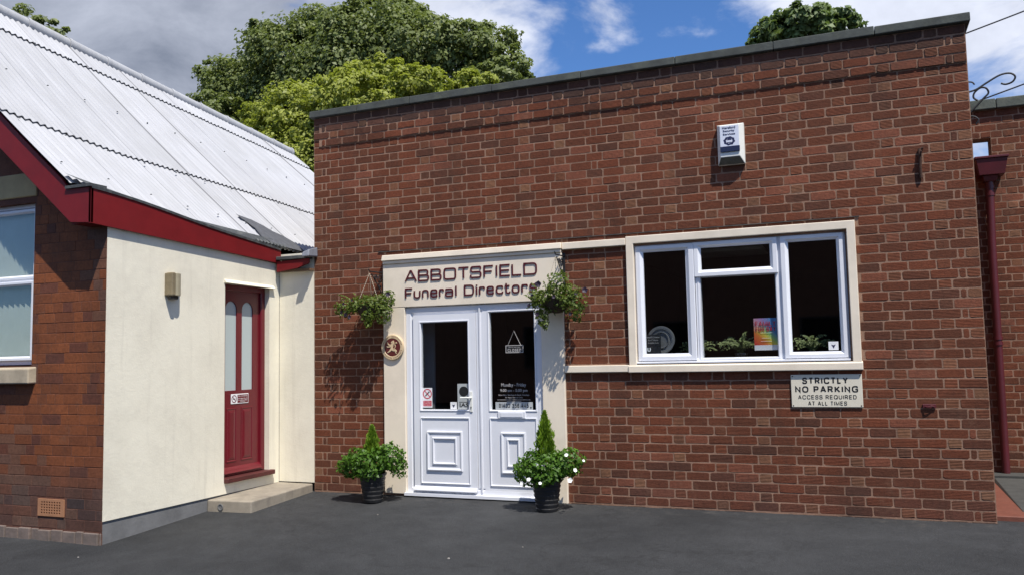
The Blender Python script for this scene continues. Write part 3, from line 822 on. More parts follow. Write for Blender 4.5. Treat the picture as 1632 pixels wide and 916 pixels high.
# no parking sign
np_ = thing('parking_sign', 'cream enamel sign below the window reading STRICTLY NO PARKING ACCESS REQUIRED AT ALL TIMES', 'sign', (5.52, -.008, .953))
m = MB(); m.box(5.217, 5.822, -.018, -.006, .953, 1.248); m.build('board', 'sign_cream', np_, bevel=.004, seg=2)
m = MB()
for a in (('STRICTLY', 5.317, 5.706, 1.164, 1.222, -.018, .0122), ('NO PARKING', 5.252, 5.786, 1.086, 1.144, -.018, .0122), ('ACCESS REQUIRED', 5.274, 5.770, 1.026, 1.063, -.018, .0060), ('AT ALL TIMES', 5.358, 5.688, .970, 1.007, -.018, .0060)): sign_text(m, *a)
m.build('lettering', 'sign_black', np_)
for x in (5.232, 5.807):
    for z in (.968, 1.233):
        m = MB(); m.lathe((x, -.018, z), [(.006, 0), (.005, -.002), (.002, -.003)], 10, 'y'); m.build('screw', 'rust', np_)
# alarm box
al = thing('alarm_box', 'white burglar alarm box with a dark blue strobe high on the brick wall', 'alarm box', (4.77, 0, 3.24))
m = MB(); o4 = [(4.650, 3.242), (4.900, 3.242), (4.900, 3.632), (4.650, 3.632)]; i4 = [(4.682, 3.308), (4.862, 3.308), (4.862, 3.612), (4.682, 3.612)]
lo = [m.vert((x, -.003, z)) for x, z in o4]; mi = [m.vert((x, -.045, z)) for x, z in o4]; fr_ = [m.vert((x, -.098, z)) for x, z in i4]
m.face(lo)
for A, B in ((lo, mi), (mi, fr_)):
    for k in range(4): m.face([A[k], A[(k+1) % 4], B[(k+1) % 4], B[k]])
m.face(fr_); m.build('case', 'white_plastic', al, bevel=.003)
m = MB(); m.poly([(4.655, -.0468, 3.2438), (4.893, -.0468, 3.2438), (4.860, -.0988, 3.3052), (4.684, -.0988, 3.3052)]); m.poly([(4.655, -.0455, 3.2430), (4.893, -.0455, 3.2430), (4.860, -.0975, 3.3044), (4.684, -.0975, 3.3044)])
m.lathe((4.775, -.074, 3.274), [(.008, .006), (.008, -.004)], 10, 'z'); m.build('grille', 'alarm_grille', al)
m = MB(); m.box(4.685, 4.858, -.1015, -.098, 3.408, 3.606); m.build('label_plate', 'label_white', al)
m = MB(); m.box(4.683, 4.864, -.112, -.097, 3.352, 3.406); m.build('strobe', 'strobe_blue', al, bevel=.004)
tl = [('Hereford', 4.706, 4.828, 3.574, 3.598, .02), ('Security', 4.711, 4.822, 3.540, 3.566, .02), ('Services', 4.711, 4.826, 3.514, 3.534, .02)]
flat_text(al, 'label_navy', -.1015, tl)
m = MB()
pts = []
for k in range(16):
    a = 2*math.pi*(k+.5)/16; r_ = .054 if k % 2 else .047; pts.append((4.768+r_*1.05*math.cos(a), 3.458+r_*.84*math.sin(a)))
inner = [(4.768+(x-4.768)*.58, 3.458+(z-3.458)*.58) for x, z in pts]
A = [m.vert((x, -.1022, z)) for x, z in pts]; B = [m.vert((x, -.1022, z)) for x, z in inner]
for k in range(16): m.face([A[k], A[(k+1) % 16], B[(k+1) % 16], B[k]])
m.poly([(4.744, -.1024, 3.466), (4.792, -.1024, 3.466), (4.780, -.1024, 3.480), (4.768, -.1024, 3.484), (4.756, -.1024, 3.480)])
m.box(4.748, 4.788, -.1026, -.1018, 3.440, 3.446)
m.build('emblem', 'label_navy', al)

# round plaque with the rampant lion
pl = thing('lion_plaque', 'round cream and maroon plaque with a rampant lion left of the double door', 'plaque', (1.058, -.03, 1.594))
PC = Vector((1.060, 0, 1.596)); PR = .138
m = MB(); m.lathe((PC.x, 0, PC.z), [(PR*.985, -.032), (PR, -.038), (PR, -.056), (PR*.97, -.060), (PR*.74, -.060), (PR*.72, -.057)], 48, 'y', cap=False); m.lathe((PC.x, 0, PC.z), [(PR*.98, -.0325), (PR*.72, -.0326)], 48, 'y'); m.build('rim', 'plaque_cream', pl, smooth=True)
m = MB(); m.lathe((PC.x, 0, PC.z), [(PR*.735, -.050), (PR*.735, -.0572), (.001, -.0573)], 48, 'y', cap=False); m.build('field', 'plaque_red', pl)
def lion(m):
    q = lambda x, y: (PC.x+(x-165)/105*PR*.97, PC.z+(190-y)/120*PR*.97)     # traced from the close-up
    strokes = [
     ([(172, 138), (170, 160), (163, 185), (160, 208)], [11, 15, 14, 13]),        # neck, chest, body
     ([(160, 205), (175, 214), (196, 220), (206, 228)], [12, 14, 11, 8]),         # haunch and far hind leg
     ([(206, 228), (198, 240), (206, 250)], [8, 5, 4]),
     ([(156, 208), (146, 222), (134, 232), (122, 240)], [11, 9, 6, 5]),           # near hind leg
     ([(158, 178), (140, 184), (122, 186), (112, 180)], [8, 6, 5, 4]),            # lower foreleg
     ([(160, 166), (140, 168), (126, 158), (118, 140)], [8, 6, 5, 5]),            # raised foreleg
     ([(172, 134), (163, 140), (156, 146)], [10, 7, 4]),                          # muzzle
     ([(178, 128), (182, 150), (176, 165)], [6, 6, 4]),                           # mane
     ([(176, 210), (192, 198), (198, 180), (192, 164), (198, 146), (206, 142), (212, 152)], [3.5]*7)]   # tail
    for s, (pts, rr) in enumerate(strokes):
        y0 = -.0575; y1 = -.0612-s*.0003
        P_ = [Vector(q(*p)) for p in pts]; rr = [r_/105*PR*.97 for r_ in rr]
        L_ = []; Rr_ = []
        for i, p in enumerate(P_):
            t = (P_[min(i+1, len(P_)-1)]-P_[max(i-1, 0)]).normalized(); nn = Vector((-t.y, t.x)); L_.append(p+nn*rr[i]*.8); Rr_.append(p-nn*rr[i]*.8)
        t0 = (P_[0]-P_[1]).normalized()*rr[0]*.7; t1 = (P_[-1]-P_[-2]).normalized()*rr[-1]*.7
        poly = [P_[0]+t0]+L_+[P_[-1]+t1]+Rr_[::-1]
        A = [m.vert((p.x, y1, p.y)) for p in poly]; B = [m.vert((p.x, y0, p.y)) for p in poly]; n = len(poly); k_ = len(P_)
        m.face([A[0], A[1], A[n-1]]); m.face([A[k_], A[k_+1], A[k_+2]])
        for i in range(1, k_): m.face([A[i], A[i+1], A[n-1-i], A[n-i]])
        for i in range(n): m.face([A[i], B[i], B[(i+1) % n], A[(i+1) % n]])
m = MB(); lion(m); m.build('lion', 'plaque_cream', pl)
m = MB()
def ring_text(m, s, a0, a1, flip):
    for i, ch in enumerate(s):
        if ch == ' ': continue
        a = R(a0+(a1-a0)*i/(len(s)-1)); c = Vector((math.cos(a), math.sin(a)))
        upv = c if not flip else -c; rtv = Vector((upv.y, -upv.x)); base = Vector((PC.x, PC.z))+c*PR*(.80 if not flip else .91)
        wch = .004 if ch in 'Iil' else .0085
        text_into(m, ch, -wch/2, wch/2, 0, .0145, lambda u, v, d: ((base+rtv*u+upv*v).x, -.060-d, (base+rtv*u+upv*v).y), 0, .0008, .01)
ring_text(m, 'National Association', 165, 15, False); ring_text(m, 'of Funeral Directors', 198, 342, True)
m.build('lettering', 'plaque_red', pl)

# little things fixed to the wall
m = MB()
m.tube([(6.392, -.012, 3.215), (6.396, -.03, 3.15), (6.390, -.026, 3.05), (6.392, -.018, 2.955)], [.016, .014, .013, .015], 8); m.tube([(6.396, -.002, 3.15), (6.396, -.05, 3.16), (6.405, -.06, 3.19)], .009, 8); m.tube([(6.40, -.012, 3.218), (6.425, -.015, 3.225)], .010, 6)
o = m.build('rusty_bracket', 'rust', loc=(6.39, 0, 2.95), bevel=.002); setp(o, 'rusty iron bracket fixed high on the right of the brick front wall', 'bracket')
m = MB(); m.box(6.297, 6.402, -.020, -.003, .948, .984); m.tube([(6.315, -.02, .963), (6.335, -.034, .958), (6.365, -.034, .968), (6.388, -.02, .963)], .006, 6)
o = m.build('wall_bracket', 'red_bracket', loc=(6.35, 0, .948), bevel=.003); setp(o, 'small dark red metal bracket low on the brick wall right of the parking sign', 'bracket')

# stickers and notices on the door glass
GA, GB = .012, .022     # outer glass faces of the two leaves
st = thing('no_smoking_sticker', 'white no smoking sticker with a red crossed circle in the left door pane', 'sticker', (1.45, GA, .94))
m = MB(); m.box(1.394, 1.510, GA-.0025, GA-.0005, .938, 1.148); m.build('backing', 'paper_white', st)
m = MB(); m.lathe((1.452, 0, 1.084), [(.054, GA-.0025), (.054, GA-.0036), (.044, GA-.0036), (.044, GA-.0025)], 32, 'y', cap=False)
c_ = Vector((1.452, 1.084)); dd = Vector((1, -1)).normalized()*.047; nn = Vector((1, 1)).normalized()*.0045
m.hexa([(p.x, GA-.0026, p.y) for p in (c_-dd-nn, c_+dd-nn, c_+dd+nn, c_-dd+nn)], [(p.x, GA-.0038, p.y) for p in (c_-dd-nn, c_+dd-nn, c_+dd+nn, c_-dd+nn)])
m.box(1.402, 1.502, GA-.0036, GA-.0024, .952, 1.010); m.build('red_print', 'print_red', st)
m = MB(); dd = Vector((1, .95)).normalized()*.036; nn = Vector((-.95, 1)).normalized()*.006
m.hexa([(p.x, GA-.0027, p.y) for p in (c_-dd-nn, c_+dd-nn, c_+dd+nn, c_-dd+nn)], [(p.x, GA-.0034, p.y) for p in (c_-dd-nn, c_+dd-nn, c_+dd+nn, c_-dd+nn)]); m.build('cigarette', 'sign_black', st)
flat_text(st, 'paper_white', GA-.0036, [('No smoking.', 1.412, 1.492, .990, 1.003), ('It is against the law to', 1.410, 1.494, .975, .985), ('smoke in these premises', 1.410, 1.494, .959, .970)], d1=.0006)
def dove_card(x0, x1, z0, z1, y, label):
    t = thing('sticker', label, 'sticker', ((x0+x1)/2, y, z0))
    m = MB(); m.box(x0, x1, y-.0025, y-.0005, z0, z1); m.build('backing', 'paper_white', t)
    w_, h_ = x1-x0, z1-z0; m = MB()
    q = lambda a, b: (x0+w_*a, z0+h_*b)
    m.prism([q(.27, .66), q(.42, .60), q(.50, .57), q(.62, .63), q(.74, .66), q(.62, .44), q(.55, .26), q(.50, .20), q(.44, .34)], lambda u, v, d: (u, y-d, v), .0026, .0036)
    m.build('emblem', 'label_navy', t)
    flat_text(t, 'print_grey', y-.0025, [('Golden Charter', x0+w_*.16, x0+w_*.84, z0+h_*.80, z0+h_*.88)][:0] or [('- - - - -', x0+w_*.18, x0+w_*.82, z0+h_*.80, z0+h_*.83)], d1=.0006)
dove_card(1.728, 1.804, .922, .996, GA, 'small white bird sticker beside the grey card in the left door pane')
dove_card(5.556, 5.640, 1.466, 1.543, F0+.006, 'small white sticker with a dark blue bird in the right-hand window pane')
t = thing('card', 'grey card with a big black disc behind the door handle in the left door pane', 'card', (1.88, GA, .925))
m = MB(); m.box(1.815, 1.954, GA-.0025, GA-.0005, .922, 1.190); m.build('backing', 'print_grey', t)
m = MB(); m.lathe((1.888, 0, 1.108), [(.054, GA-.0025), (.054, GA-.0036), (.012, GA-.0037), (.001, GA-.0032)], 28, 'y', cap=False); m.build('disc', 'sign_black', t)
flat_text(t, 'sign_black', GA-.0025, [('IAS', 1.838, 1.946, .942, .986, .02)], d1=.001)
m = MB(); m.box(1.833, 1.950, GA-.0032, GA-.0024, .992, .998); m.build('printed_line', 'sign_black', t)
t = thing('closed_sign', 'small dark hanging sign on a white cord reading CLOSED in the right door pane', 'sign', (2.475, GB, 1.50))
m = MB(); m.box(2.378, 2.578, GB-.006, GB-.001, 1.505, 1.586); m.build('board', 'sign_black', t)
m = MB(); m.ring(2.378, 2.578, 1.505, 1.586, [(0, GB-.0055), (.001, GB-.0068), (.007, GB-.0068), (.008, GB-.0058)]); m.build('border', 'vinyl_grey', t)
flat_text(t, 'vinyl_grey', GB-.006, [('Sorry we are', 2.412, 2.544, 1.556, 1.572), ], d1=.001)
m = MB(); sign_text(m, 'CLOSED', 2.402, 2.554, 1.518, 1.549, GB-.006, .006); m.build('lettering', 'vinyl_grey', t)
m = MB(); m.tube([(2.405, GB-.004, 1.586), (2.476, GB-.004, 1.735), (2.548, GB-.004, 1.586)], .0028, 6); m.build('cord', 'vinyl_grey', t)
t = thing('opening_hours', 'opening hours and telephone number lettered on the right door pane', 'sign', (2.455, GB, .92))
flat_text(t, 'vinyl_grey', GB, [('Monday - Friday', 2.318, 2.598, 1.146, 1.192, .012), ('9:00 am - 5:00 pm', 2.306, 2.612, 1.092, 1.132, .012), ('Saturdays, Sundays & Bank Holidays', 2.286, 2.632, 1.056, 1.078), ('By Appointment Only', 2.362, 2.558, 1.032, 1.050), ('', 0, 0, 0, 0)][:4], d1=.001)
m = MB(); m.box(2.272, 2.640, GB-.001, GB-.0001, 1.017, 1.0215); m.box(2.38, 2.54, GB-.001, GB-.0001, 1.002, 1.007); m.build('ruled_line', 'vinyl_grey', t)
m = MB(); m.box(2.250, 2.668, GB-.0018, GB-.0002, .919, .996); m.build('number_panel', 'vinyl_bar', t)
m = MB(); sign_text(m, '01432 356 445', 2.290, 2.622, .937, .980, GB-.0018, .0064); m.build('lettering', 'sign_black', t)
m = MB(); m.lathe((2.647, 0, .938), [(.009, GB-.0018), (.009, GB-.003)], 14, 'y'); m.build('emblem', 'sign_black', t)

# things on the inner window sill
t = thing('poster', 'rainbow coloured FAMILY FUN DAY poster standing in the middle window pane', 'poster', (4.900, .075, 1.478))
m = MB(); m.hexa([(4.900, .070, 1.478), (5.114, .070, 1.478), (5.114, .074, 1.478), (4.900, .074, 1.478)], [(4.900, .075, 1.778), (5.114, .075, 1.778), (5.114, .079, 1.778), (4.900, .079, 1.778)]); m.build('sheet', 'poster_print', t)
m = MB(); sign_text(m, 'FAMILY', 4.915, 5.100, 1.704, 1.750, .0675, .0068); sign_text(m, 'FUN DAY', 4.918, 5.098, 1.654, 1.698, .0675, .0068); m.build('lettering', 'print_red', t)
flat_text(t, 'paper_white', .067, [('_____________', 4.96, 5.07, 1.640, 1.643), ('_______', 4.97, 5.05, 1.590, 1.593), ('________', 4.96, 5.06, 1.560, 1.563)], d1=.001)
t = thing('notice', 'small black notice with white print standing in the left window pane', 'notice', (3.94, .10, 1.41))
m = MB(); m.hexa([(3.862, .050, 1.425), (4.013, .050, 1.425), (4.013, .056, 1.425), (3.862, .056, 1.425)], [(3.862, .060, 1.655), (4.013, .060, 1.655), (4.013, .066, 1.655), (3.862, .066, 1.655)]); m.build('board', 'sign_black', t)
flat_text(t, 'vinyl_grey', .0475, [('Funeral & Cremation', 3.872, 4.004, 1.620, 1.638), ('Floral Tributes', 3.888, 3.988, 1.592, 1.608), ('Available here', 3.885, 3.992, 1.566, 1.581)], d1=.001)
m = MB(); ribbon(m, round_path([(3.884, 1.525), (3.884, 1.492), (3.908, 1.492), (3.908, 1.525)], .012, 0), 0, .010, .050, .0445); m.build('emblem', 'paper_white', t)
t = thing('round_tray', 'round grey ribbed tray standing behind the black notice in the left window pane', 'tray', (3.993, .1, 1.375))
m = MB(); Lc = (4.000, .13, 1.600)
m.lathe(Lc, [(.001, .0), (.07, 0), (.072, -.012), (.080, -.014), (.084, 0), (.105, 0), (.108, -.012), (.128, -.016), (.136, -.016), (.138, .005), (.13, .012), (.001, .012)], 40, 'y', cap=False)
m.box(3.96, 4.04, .10, .16, 1.372, 1.47); m.build('disc', 'grey_disc', t, smooth=True)
def sill_plant(x, y, spread, n, label, zt):
    t = thing('house_plant', label, 'plant', (x, y, 1.372), group='green arching plants on the inner window sill')
    m = MB(); m.lathe((x, y, 1.372), [(.045, 0), (.058, .07), (.062, .07), (.062, .085), (.052, .085), (.050, .07)], 20); m.build('pot', 'black_plastic', t, smooth=True)
    C, N, L_, Wd, lv = [], [], [], [], []
    for k in range(n):
        a = random.uniform(0, 2*math.pi); r_ = spread*random.uniform(.6, 1.1); p = Vector((x, y, 1.45)); d = Vector((math.cos(a), math.sin(a)*.55, random.uniform(1.3, 2.6))).normalized()
        for s in range(7):
            st_ = r_/6; q = p+d*st_
            for rep in range(2):
                C.append((p+q)/2); N.append(Vector((random.gauss(0, .4), -.8, .8))+d*-.2); L_.append(st_*1.2); Wd.append(.02); lv.append(random.uniform(.1, .9) if s < 5 else random.uniform(.6, 1.0))
            p = q; d = (d+Vector((0, 0, -.30))).normalized()
            if p.y < .085: p.y = .085
    leaves('foliage', 'leaf_cactus', t, np.array(C), np.array(N), np.array(L_), np.array(Wd), np.array(lv))
sill_plant(4.36, .22, .20, 26, 'house plant half hidden behind the left window mullion', 1.6)
sill_plant(4.76, .20, .24, 40, 'arching house plant left of the rainbow poster on the inner sill', 1.6)
sill_plant(5.41, .21, .22, 36, 'arching house plant in the right-hand window pane', 1.62)
t = thing('ceiling_light', 'pale square ceiling light panel seen through the fanlight', 'ceiling light', (4.6, 1.6, 2.6))
m = MB(); m.box(4.1, 4.9, 1.3, 1.9, 2.575, 2.615); m.build('diffuser', 'room_white', t, bevel=.01)

# ================================================================== HANGING BASKETS
def leaf_blob(c, rad, n, lmin, lmax, keep=None, up_bias=.25, shell=.55):
    d = rnd_dirs(n); r_ = (shell+(1-shell)*rng.random(n))**.6
    wob = 1+.16*np.sin(d[:, 0]*5+c[0]*9)*np.cos(d[:, 2]*6+c[1]*5)+.10*np.sin(d[:, 1]*9+d[:, 0]*7)
    C = np.array(c)+d*np.array(rad)*(r_*wob)[:, None]
    N = d+rng.normal(size=(n, 3))*.55; N[:, 2] += up_bias; N[:, 1] -= .15
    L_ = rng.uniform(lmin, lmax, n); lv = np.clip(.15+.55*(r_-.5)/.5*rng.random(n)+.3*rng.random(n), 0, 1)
    return C, N, L_, lv
def flower(parent, c, r_, mat, nrm):
    m = MB(); nrm = Vector(nrm).normalized(); a = nrm.orthogonal().normalized(); b = nrm.cross(a); c = Vector(c)
    ctr = m.vert(c-nrm*r_*.35); n = 15; ring = []
    for k in range(n):
        an = 2*math.pi*k/n; rr = r_*(1+.13*math.cos(an*5)); ring.append(m.vert(c+(a*math.cos(an)+b*math.sin(an))*rr+nrm*random.uniform(-.1, .12)*r_))
    for k in range(n): m.face([ctr, ring[k], ring[(k+1) % n]])
    o = m.build('flower', mat, parent, fix=False)
    if mat == 'petal_white':
        m2 = MB(); m2.lathe(c-nrm*r_*.1, [(r_*.16, 0), (r_*.1, r_*.12)], 8); m2.build('stamen', 'stamen', o)
    return o
def basket(x, zt, xo, label, blabel, cz, rx, rz_, flowers, trail):
    """scrolled wall bracket at x with its tip .26 m out, basket hung under the tip"""
    b = thing('hanging_bracket', blabel, 'bracket', (x, 0, zt-.3), group=None)
    tip = Vector((xo, -.185, zt))
    m = MB(); m.box(x-.012, x+.012, -.012, -.002, zt-.30, zt+.04); m.build('back_plate', 'wrought_iron', b, bevel=.002)
    m = MB(); m.tube([(x, -.01, zt+.005), ((x+xo)/2, -.10, zt+.008), tip+Vector((0, 0, .01)), tip+Vector((0, -.02, .035))], .007, 8); m.build('arm', 'wrought_iron', b, smooth=True)
    m = MB()
    pts = []
    for k in range(26):
        s = k/25; y = -.018-.15*s; z = zt-.26+.245*s**.85; pts.append((x+(xo-x)*s*.8, y, z))
    m.tube(pts, .0065, 6)
    for cy, cz_, r0 in ((-.055, zt-.07, .045), (-.135, zt-.055, .030), (-.05, zt-.16, .028)):
        m.tube([(x+(xo-x)*.3+.0, cy+r0*(1-k/30)*math.cos(k*.42), cz_+r0*(1-k/30)*math.sin(k*.42)) for k in range(22)], .0055, 6)
    m.build('scroll', 'wrought_iron', b, smooth=True)
    t = thing('hanging_basket', label, 'hanging basket', (xo, -.25, cz-.12))
    c = Vector((xo, -.185, cz))
    m = MB(); m.lathe((c.x, c.y, c.z-.15), [(.03, 0), (.09, .025), (.13, .075), (.15, .14), (.155, .15), (.14, .145), (.01, .14)], 24); m.build('bowl', 'coir', t, smooth=True)
    for k in range(3):
        a = R(90+120*k+20); e = c+Vector((.145*math.cos(a), .145*math.sin(a), -.005)); top = tip+Vector((0, 0, -.012))
        m = MB(); n = 16
        for q in range(n):
            p0 = top.lerp(e, q/n); p1 = top.lerp(e, (q+.8)/n); m.tube([p0, p1], .0035, 5)
        m.build('chain', 'chain_metal', t)
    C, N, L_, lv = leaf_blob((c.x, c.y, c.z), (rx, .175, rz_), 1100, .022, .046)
    Cs, Ns, Ls, lvs = [C], [N], [L_], [lv]
    for (dx, dy, dz, n, s) in trail:
        C, N, L_, lv = leaf_blob((c.x+dx, c.y+dy, c.z+dz), (s, s, s*1.2), n, .022, .045); Cs.append(C); Ns.append(N); Ls.append(L_); lvs.append(lv)
    # stray shoots
    for k in range(26):
        a = random.uniform(0, 6.28); p = c+Vector((rx*math.cos(a)*.9, -.1+.12*math.sin(a), rz_*random.uniform(-.5, .9))); d = Vector((math.cos(a), random.uniform(-.6, .2), random.uniform(-.6, .7)))
        for s in range(5):
            Cs.append(np.array([p+d*.02*s])); Ns.append(rng.normal(size=(1, 3))); Ls.append(np.array([.03])); lvs.append(np.array([.7]))
    C = np.concatenate(Cs); ok = C[:, 1] < -.012
    L_ = np.concatenate(Ls)[ok]
    leaves('foliage', 'leaf_basket', t, C[ok], np.concatenate(Ns)[ok], L_, L_*.62, np.concatenate(lvs)[ok])
    for (dx, dy, dz, r_) in flowers: flower(t, c+Vector((dx, dy, dz)), r_, 'petal_purple', (dx, -1.2, .2))
basket(.925, 2.42, .855, 'sparse hanging basket of trailing greenery on the brick left of the door surround', 'black wrought iron bracket holding the left-hand hanging basket', 2.06, .27, .115,
       [(-.30, -.10, -.07, .022), (-.20, -.17, -.10, .022), (-.14, -.19, -.13, .022), (-.26, -.12, .02, .018), (-.10, -.2, .05, .016), (.30, -.12, .10, .026)],
       [(-.28, -.06, -.04, 130, .09), (.20, -.05, -.10, 200, .10), (.05, -.12, -.13, 150, .07), (.07, -.14, -.20, 60, .045), (.22, .02, .06, 150, .09), (-.36, -.06, -.02, 70, .06)])
basket(3.055, 2.47, 3.025, 'full hanging basket of bushy green leaves on the right end of the door surround', 'black wrought iron bracket holding the right-hand hanging basket', 2.04, .235, .135,
       [(-.12, -.20, .13, .034), (-.25, -.12, -.07, .022), (.33, -.10, .06, .028), (.25, -.14, .03, .020), (.05, -.22, .0, .018), (-.20, -.16, .02, .02), (-.15, -.16, -.16, .022), (.18, -.12, -.17, .018)],
       [(-.15, -.05, -.08, 200, .09), (-.13, -.06, -.20, 150, .07), (.20, -.04, -.06, 300, .13), (.05, -.08, .12, 260, .12), (-.20, -.05, .0, 100, .065), (-.1, -.08, -.27, 50, .04), (.22, -.03, -.20, 60, .05)])

# ================================================================== PLANTERS AT THE DOOR
def planter(x, y, h, r0, r1, label, fol, cone, flowers):
    z0 = gz(x, y)+.002
    t = thing('planter', label, 'plant pot', (x, y, z0))
    prof = [(r0*.96, .0), (r0, .006)]
    nb = 7
    for k in range(nb):
        a = k/nb; b = (k+.86)/nb
        ra = r0+(r1-r0)*a; rb = r0+(r1-r0)*b
        prof += [(ra, h*a+.008), (ra+.004, h*a+.014), (rb+.004, h*b-.004), (rb-.002, h*b)]
    prof += [(r1+.008, h-.02), (r1+.010, h), (r1-.006, h), (r1-.012, h-.03), (.01, h-.03)]
    m = MB(); m.lathe((x, y, z0), prof, 36); m.build('pot', 'black_plastic', t, smooth=True)
    m = MB(); m.lathe((x, y, z0), [(r1-.014, h-.028), (.004, h-.012)], 20, cap=False); m.build('soil', 'soil', t)
    Cs, Ns, Ls, lvs = [], [], [], []
    for (dx, dy, dz, rx, ry, rz_, n) in fol:
        C, N, L_, lv = leaf_blob((x+dx, y+dy, z0+dz), (rx, ry, rz_), n, .028, .05, shell=.6); Cs.append(C); Ns.append(N); Ls.append(L_); lvs.append(lv)
    C = np.concatenate(Cs); ok = C[:, 1] < -.045; L_ = np.concatenate(Ls)[ok]
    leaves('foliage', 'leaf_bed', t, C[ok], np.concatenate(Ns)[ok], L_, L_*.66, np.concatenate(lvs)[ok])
    # feathery dwarf conifer
    zb, zt, rr = cone; n = 2400
    s = rng.random(n)**.8; a = rng.random(n)*2*math.pi; r_ = rr*(1-s)**.62*(.75+.9*s*(1-s))*(.45+.6*rng.random(n))*(1+.22*np.sin(a*5+s*9)+.15*np.sin(a*3-s*23))
    C = np.stack([x+np.cos(a)*r_-.005, y+np.sin(a)*r_, z0+zb+(zt-zb)*s], 1)
    T = np.stack([np.cos(a)*.45, np.sin(a)*.45, np.full(n, 1.)], 1)+rng.normal(size=(n, 3))*.15
    N = np.cross(T, rng.normal(size=(n, 3)))
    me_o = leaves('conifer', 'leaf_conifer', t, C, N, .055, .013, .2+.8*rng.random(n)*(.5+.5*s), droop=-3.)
    m = MB(); m.tube([(x, y, z0+h-.03), (x-.005, y, z0+zt-.05)], [.010, .003], 6); m.build('conifer_stem', 'bark', t)
    for (dx, dy, dz, fr) in flowers: flower(t, (x+dx, y+dy, z0+dz), fr*.78, 'petal_white', (dx*1.6+random.uniform(-.6, .6), -1, random.uniform(.2, 1.0)))
planter(.985, -.36, .30, .098, .140, 'black ribbed pot of green bedding with a small conifer left of the double door',
        [(-.06, .0, .42, .29, .22, .155, 1500), (.20, .02, .46, .16, .16, .15, 600), (-.26, -.02, .36, .15, .14, .12, 420), (.0, -.08, .32, .16, .12, .09, 350), (.28, .06, .36, .10, .1, .12, 160)], (.44, .79, .098), [])
planter(2.945, -.38, .30, .100, .142, 'black ribbed pot of white petunias with a tall conifer right of the double door',
        [(.0, .0, .43, .26, .22, .16, 1500), (.20, .02, .46, .17, .16, .14, 560), (-.20, -.02, .38, .13, .14, .14, 420), (.0, -.10, .34, .18, .12, .10, 420)], (.46, .95, .118),
        [(-.02, -.22, .47, .024), (.26, -.15, .56, .023), (.34, -.14, .42, .024), (.30, -.18, .33, .03), (-.10, -.22, .33, .026), (-.18, -.2, .29, .022), (.02, -.23, .30, .020), (-.27, -.12, .38, .018), (.40, -.06, .50, .016), (.12, -.2, .62, .0001)][:9])

# ================================================================== LEFT HALL WITH WHITE ROOF
hall = thing('rendered_building', 'old brick hall with cream side wall, white corrugated roof and red fascia', 'building')
XA, YG = -.4956, -2.4902
WINL = (-2.7, -1.425, 1.475, 3.03)
# gable wall
GG = .0939
mb = MB(); mb.cur = 1
Pg = lambda u, z, d: (u, YG-d, z)
RX, RZF = -3.57, 5.83
mb.sheet(-6.7, XA-.002, -.2, 2.72, [WINL], lambda u, z: (u, YG, z))
def gtop(x): return 3.05+.925*(-.64-x) if x > RX else 3.05+.925*(x+6.5)
for a, b in ((-6.7, -3.57), (-3.57, -2.7), (-2.7, -1.425), (-1.425, -.5)):
    za = 3.03 if a == -2.7 else 2.72
    mb.poly([(a, YG, za), (b, YG, za), (b, YG, max(za, gtop(b)-.1)), (a, YG, max(za, gtop(a)-.1))])
mb.cur = 0
rows = [[(-3.4+a, -3.4+b, h) for a, b, h in r_] for r_ in random_rows(34, 2.9044, .232, .36)]
for r_ in rows:   # close the corner neatly
    if r_ and XA-r_[-1][1] > .004: r_[-1] = (r_[-1][0], XA, r_[-1][2])
lay_bricks(mb, rows, Pg, [WINL, (-1.30, -.945, .085, .262), (-2.8, -1.34, 1.305, 1.478), (-2.8, -1.40, 3.03, 3.33)] + [(-3.4+.1*k, -3.3+.1*k, gtop(-3.3+.1*k)-.16, 4) for k in range(30)], gable_colour, GG, -.012, joint=.0055, proud=(.001, .003), chamfer=.004, rough=.001)
mb.build('gable_wall', ['brick_smooth', 'mortar_red'], hall, attr='bcol')
# rubble footing
mb = MB(); u = -3.4
while u < XA-.02:
    l = random.uniform(.07, .20); x1 = min(u+l-.012, XA-.01); d = random.uniform(.008, .03)
    mb.box(u, x1, YG-d, YG+.02, -.17, -.016-random.uniform(.0, .012)); u += l
mb.build('footing', 'rubble', hall, bevel=.009, seg=2)
# gable window
m = MB(); m.ring(-2.62, -1.425, 1.486, 3.03, [(0, YG+.14), (0, YG+.055), (.035, YG+.05), (.04, YG+.06), (.045, YG+.14)]); m.box(-2.60, -1.44, YG+.055, YG+.12, 2.275, 2.312); wl = m.build('window', 'upvc', hall)
def wpart(nm, fn, mat='upvc'):
    mm = MB(); fn(mm); return mm.build(nm, mat, wl)
def sash_g(m, x0, x1, z0, z1, wd, y): m.ring(x0, x1, z0, z1, [(0, y+.04), (0, y), (.006, y-.003), (wd*.6, y-.003), (wd, y+.012), (wd, y+.04)])
wpart('upper_sash', lambda m: sash_g(m, -2.575, -1.466, 2.30, 2.985, .042, YG+.05))
wpart('lower_sash', lambda m: sash_g(m, -2.575, -1.466, 1.525, 2.285, .042, YG+.035))
wpart('pane', lambda m: m.box(-2.54, -1.50, YG+.066, YG+.070, 2.335, 2.95), 'glass')
wpart('pane', lambda m: m.box(-2.54, -1.50, YG+.052, YG+.056, 1.56, 2.25), 'glass')
def blind(m):
    x = -2.56
    while x < -1.48:
        m.hexa([(x, YG+.10, 1.5), (x+.085, YG+.125, 1.5), (x+.085, YG+.1265, 1.5), (x, YG+.1015, 1.5)], [(x, YG+.10, 3.0), (x+.085, YG+.125, 3.0), (x+.085, YG+.1265, 3.0), (x, YG+.1015, 3.0)]); x += .075
wpart('blind', blind, 'blind_fabric')
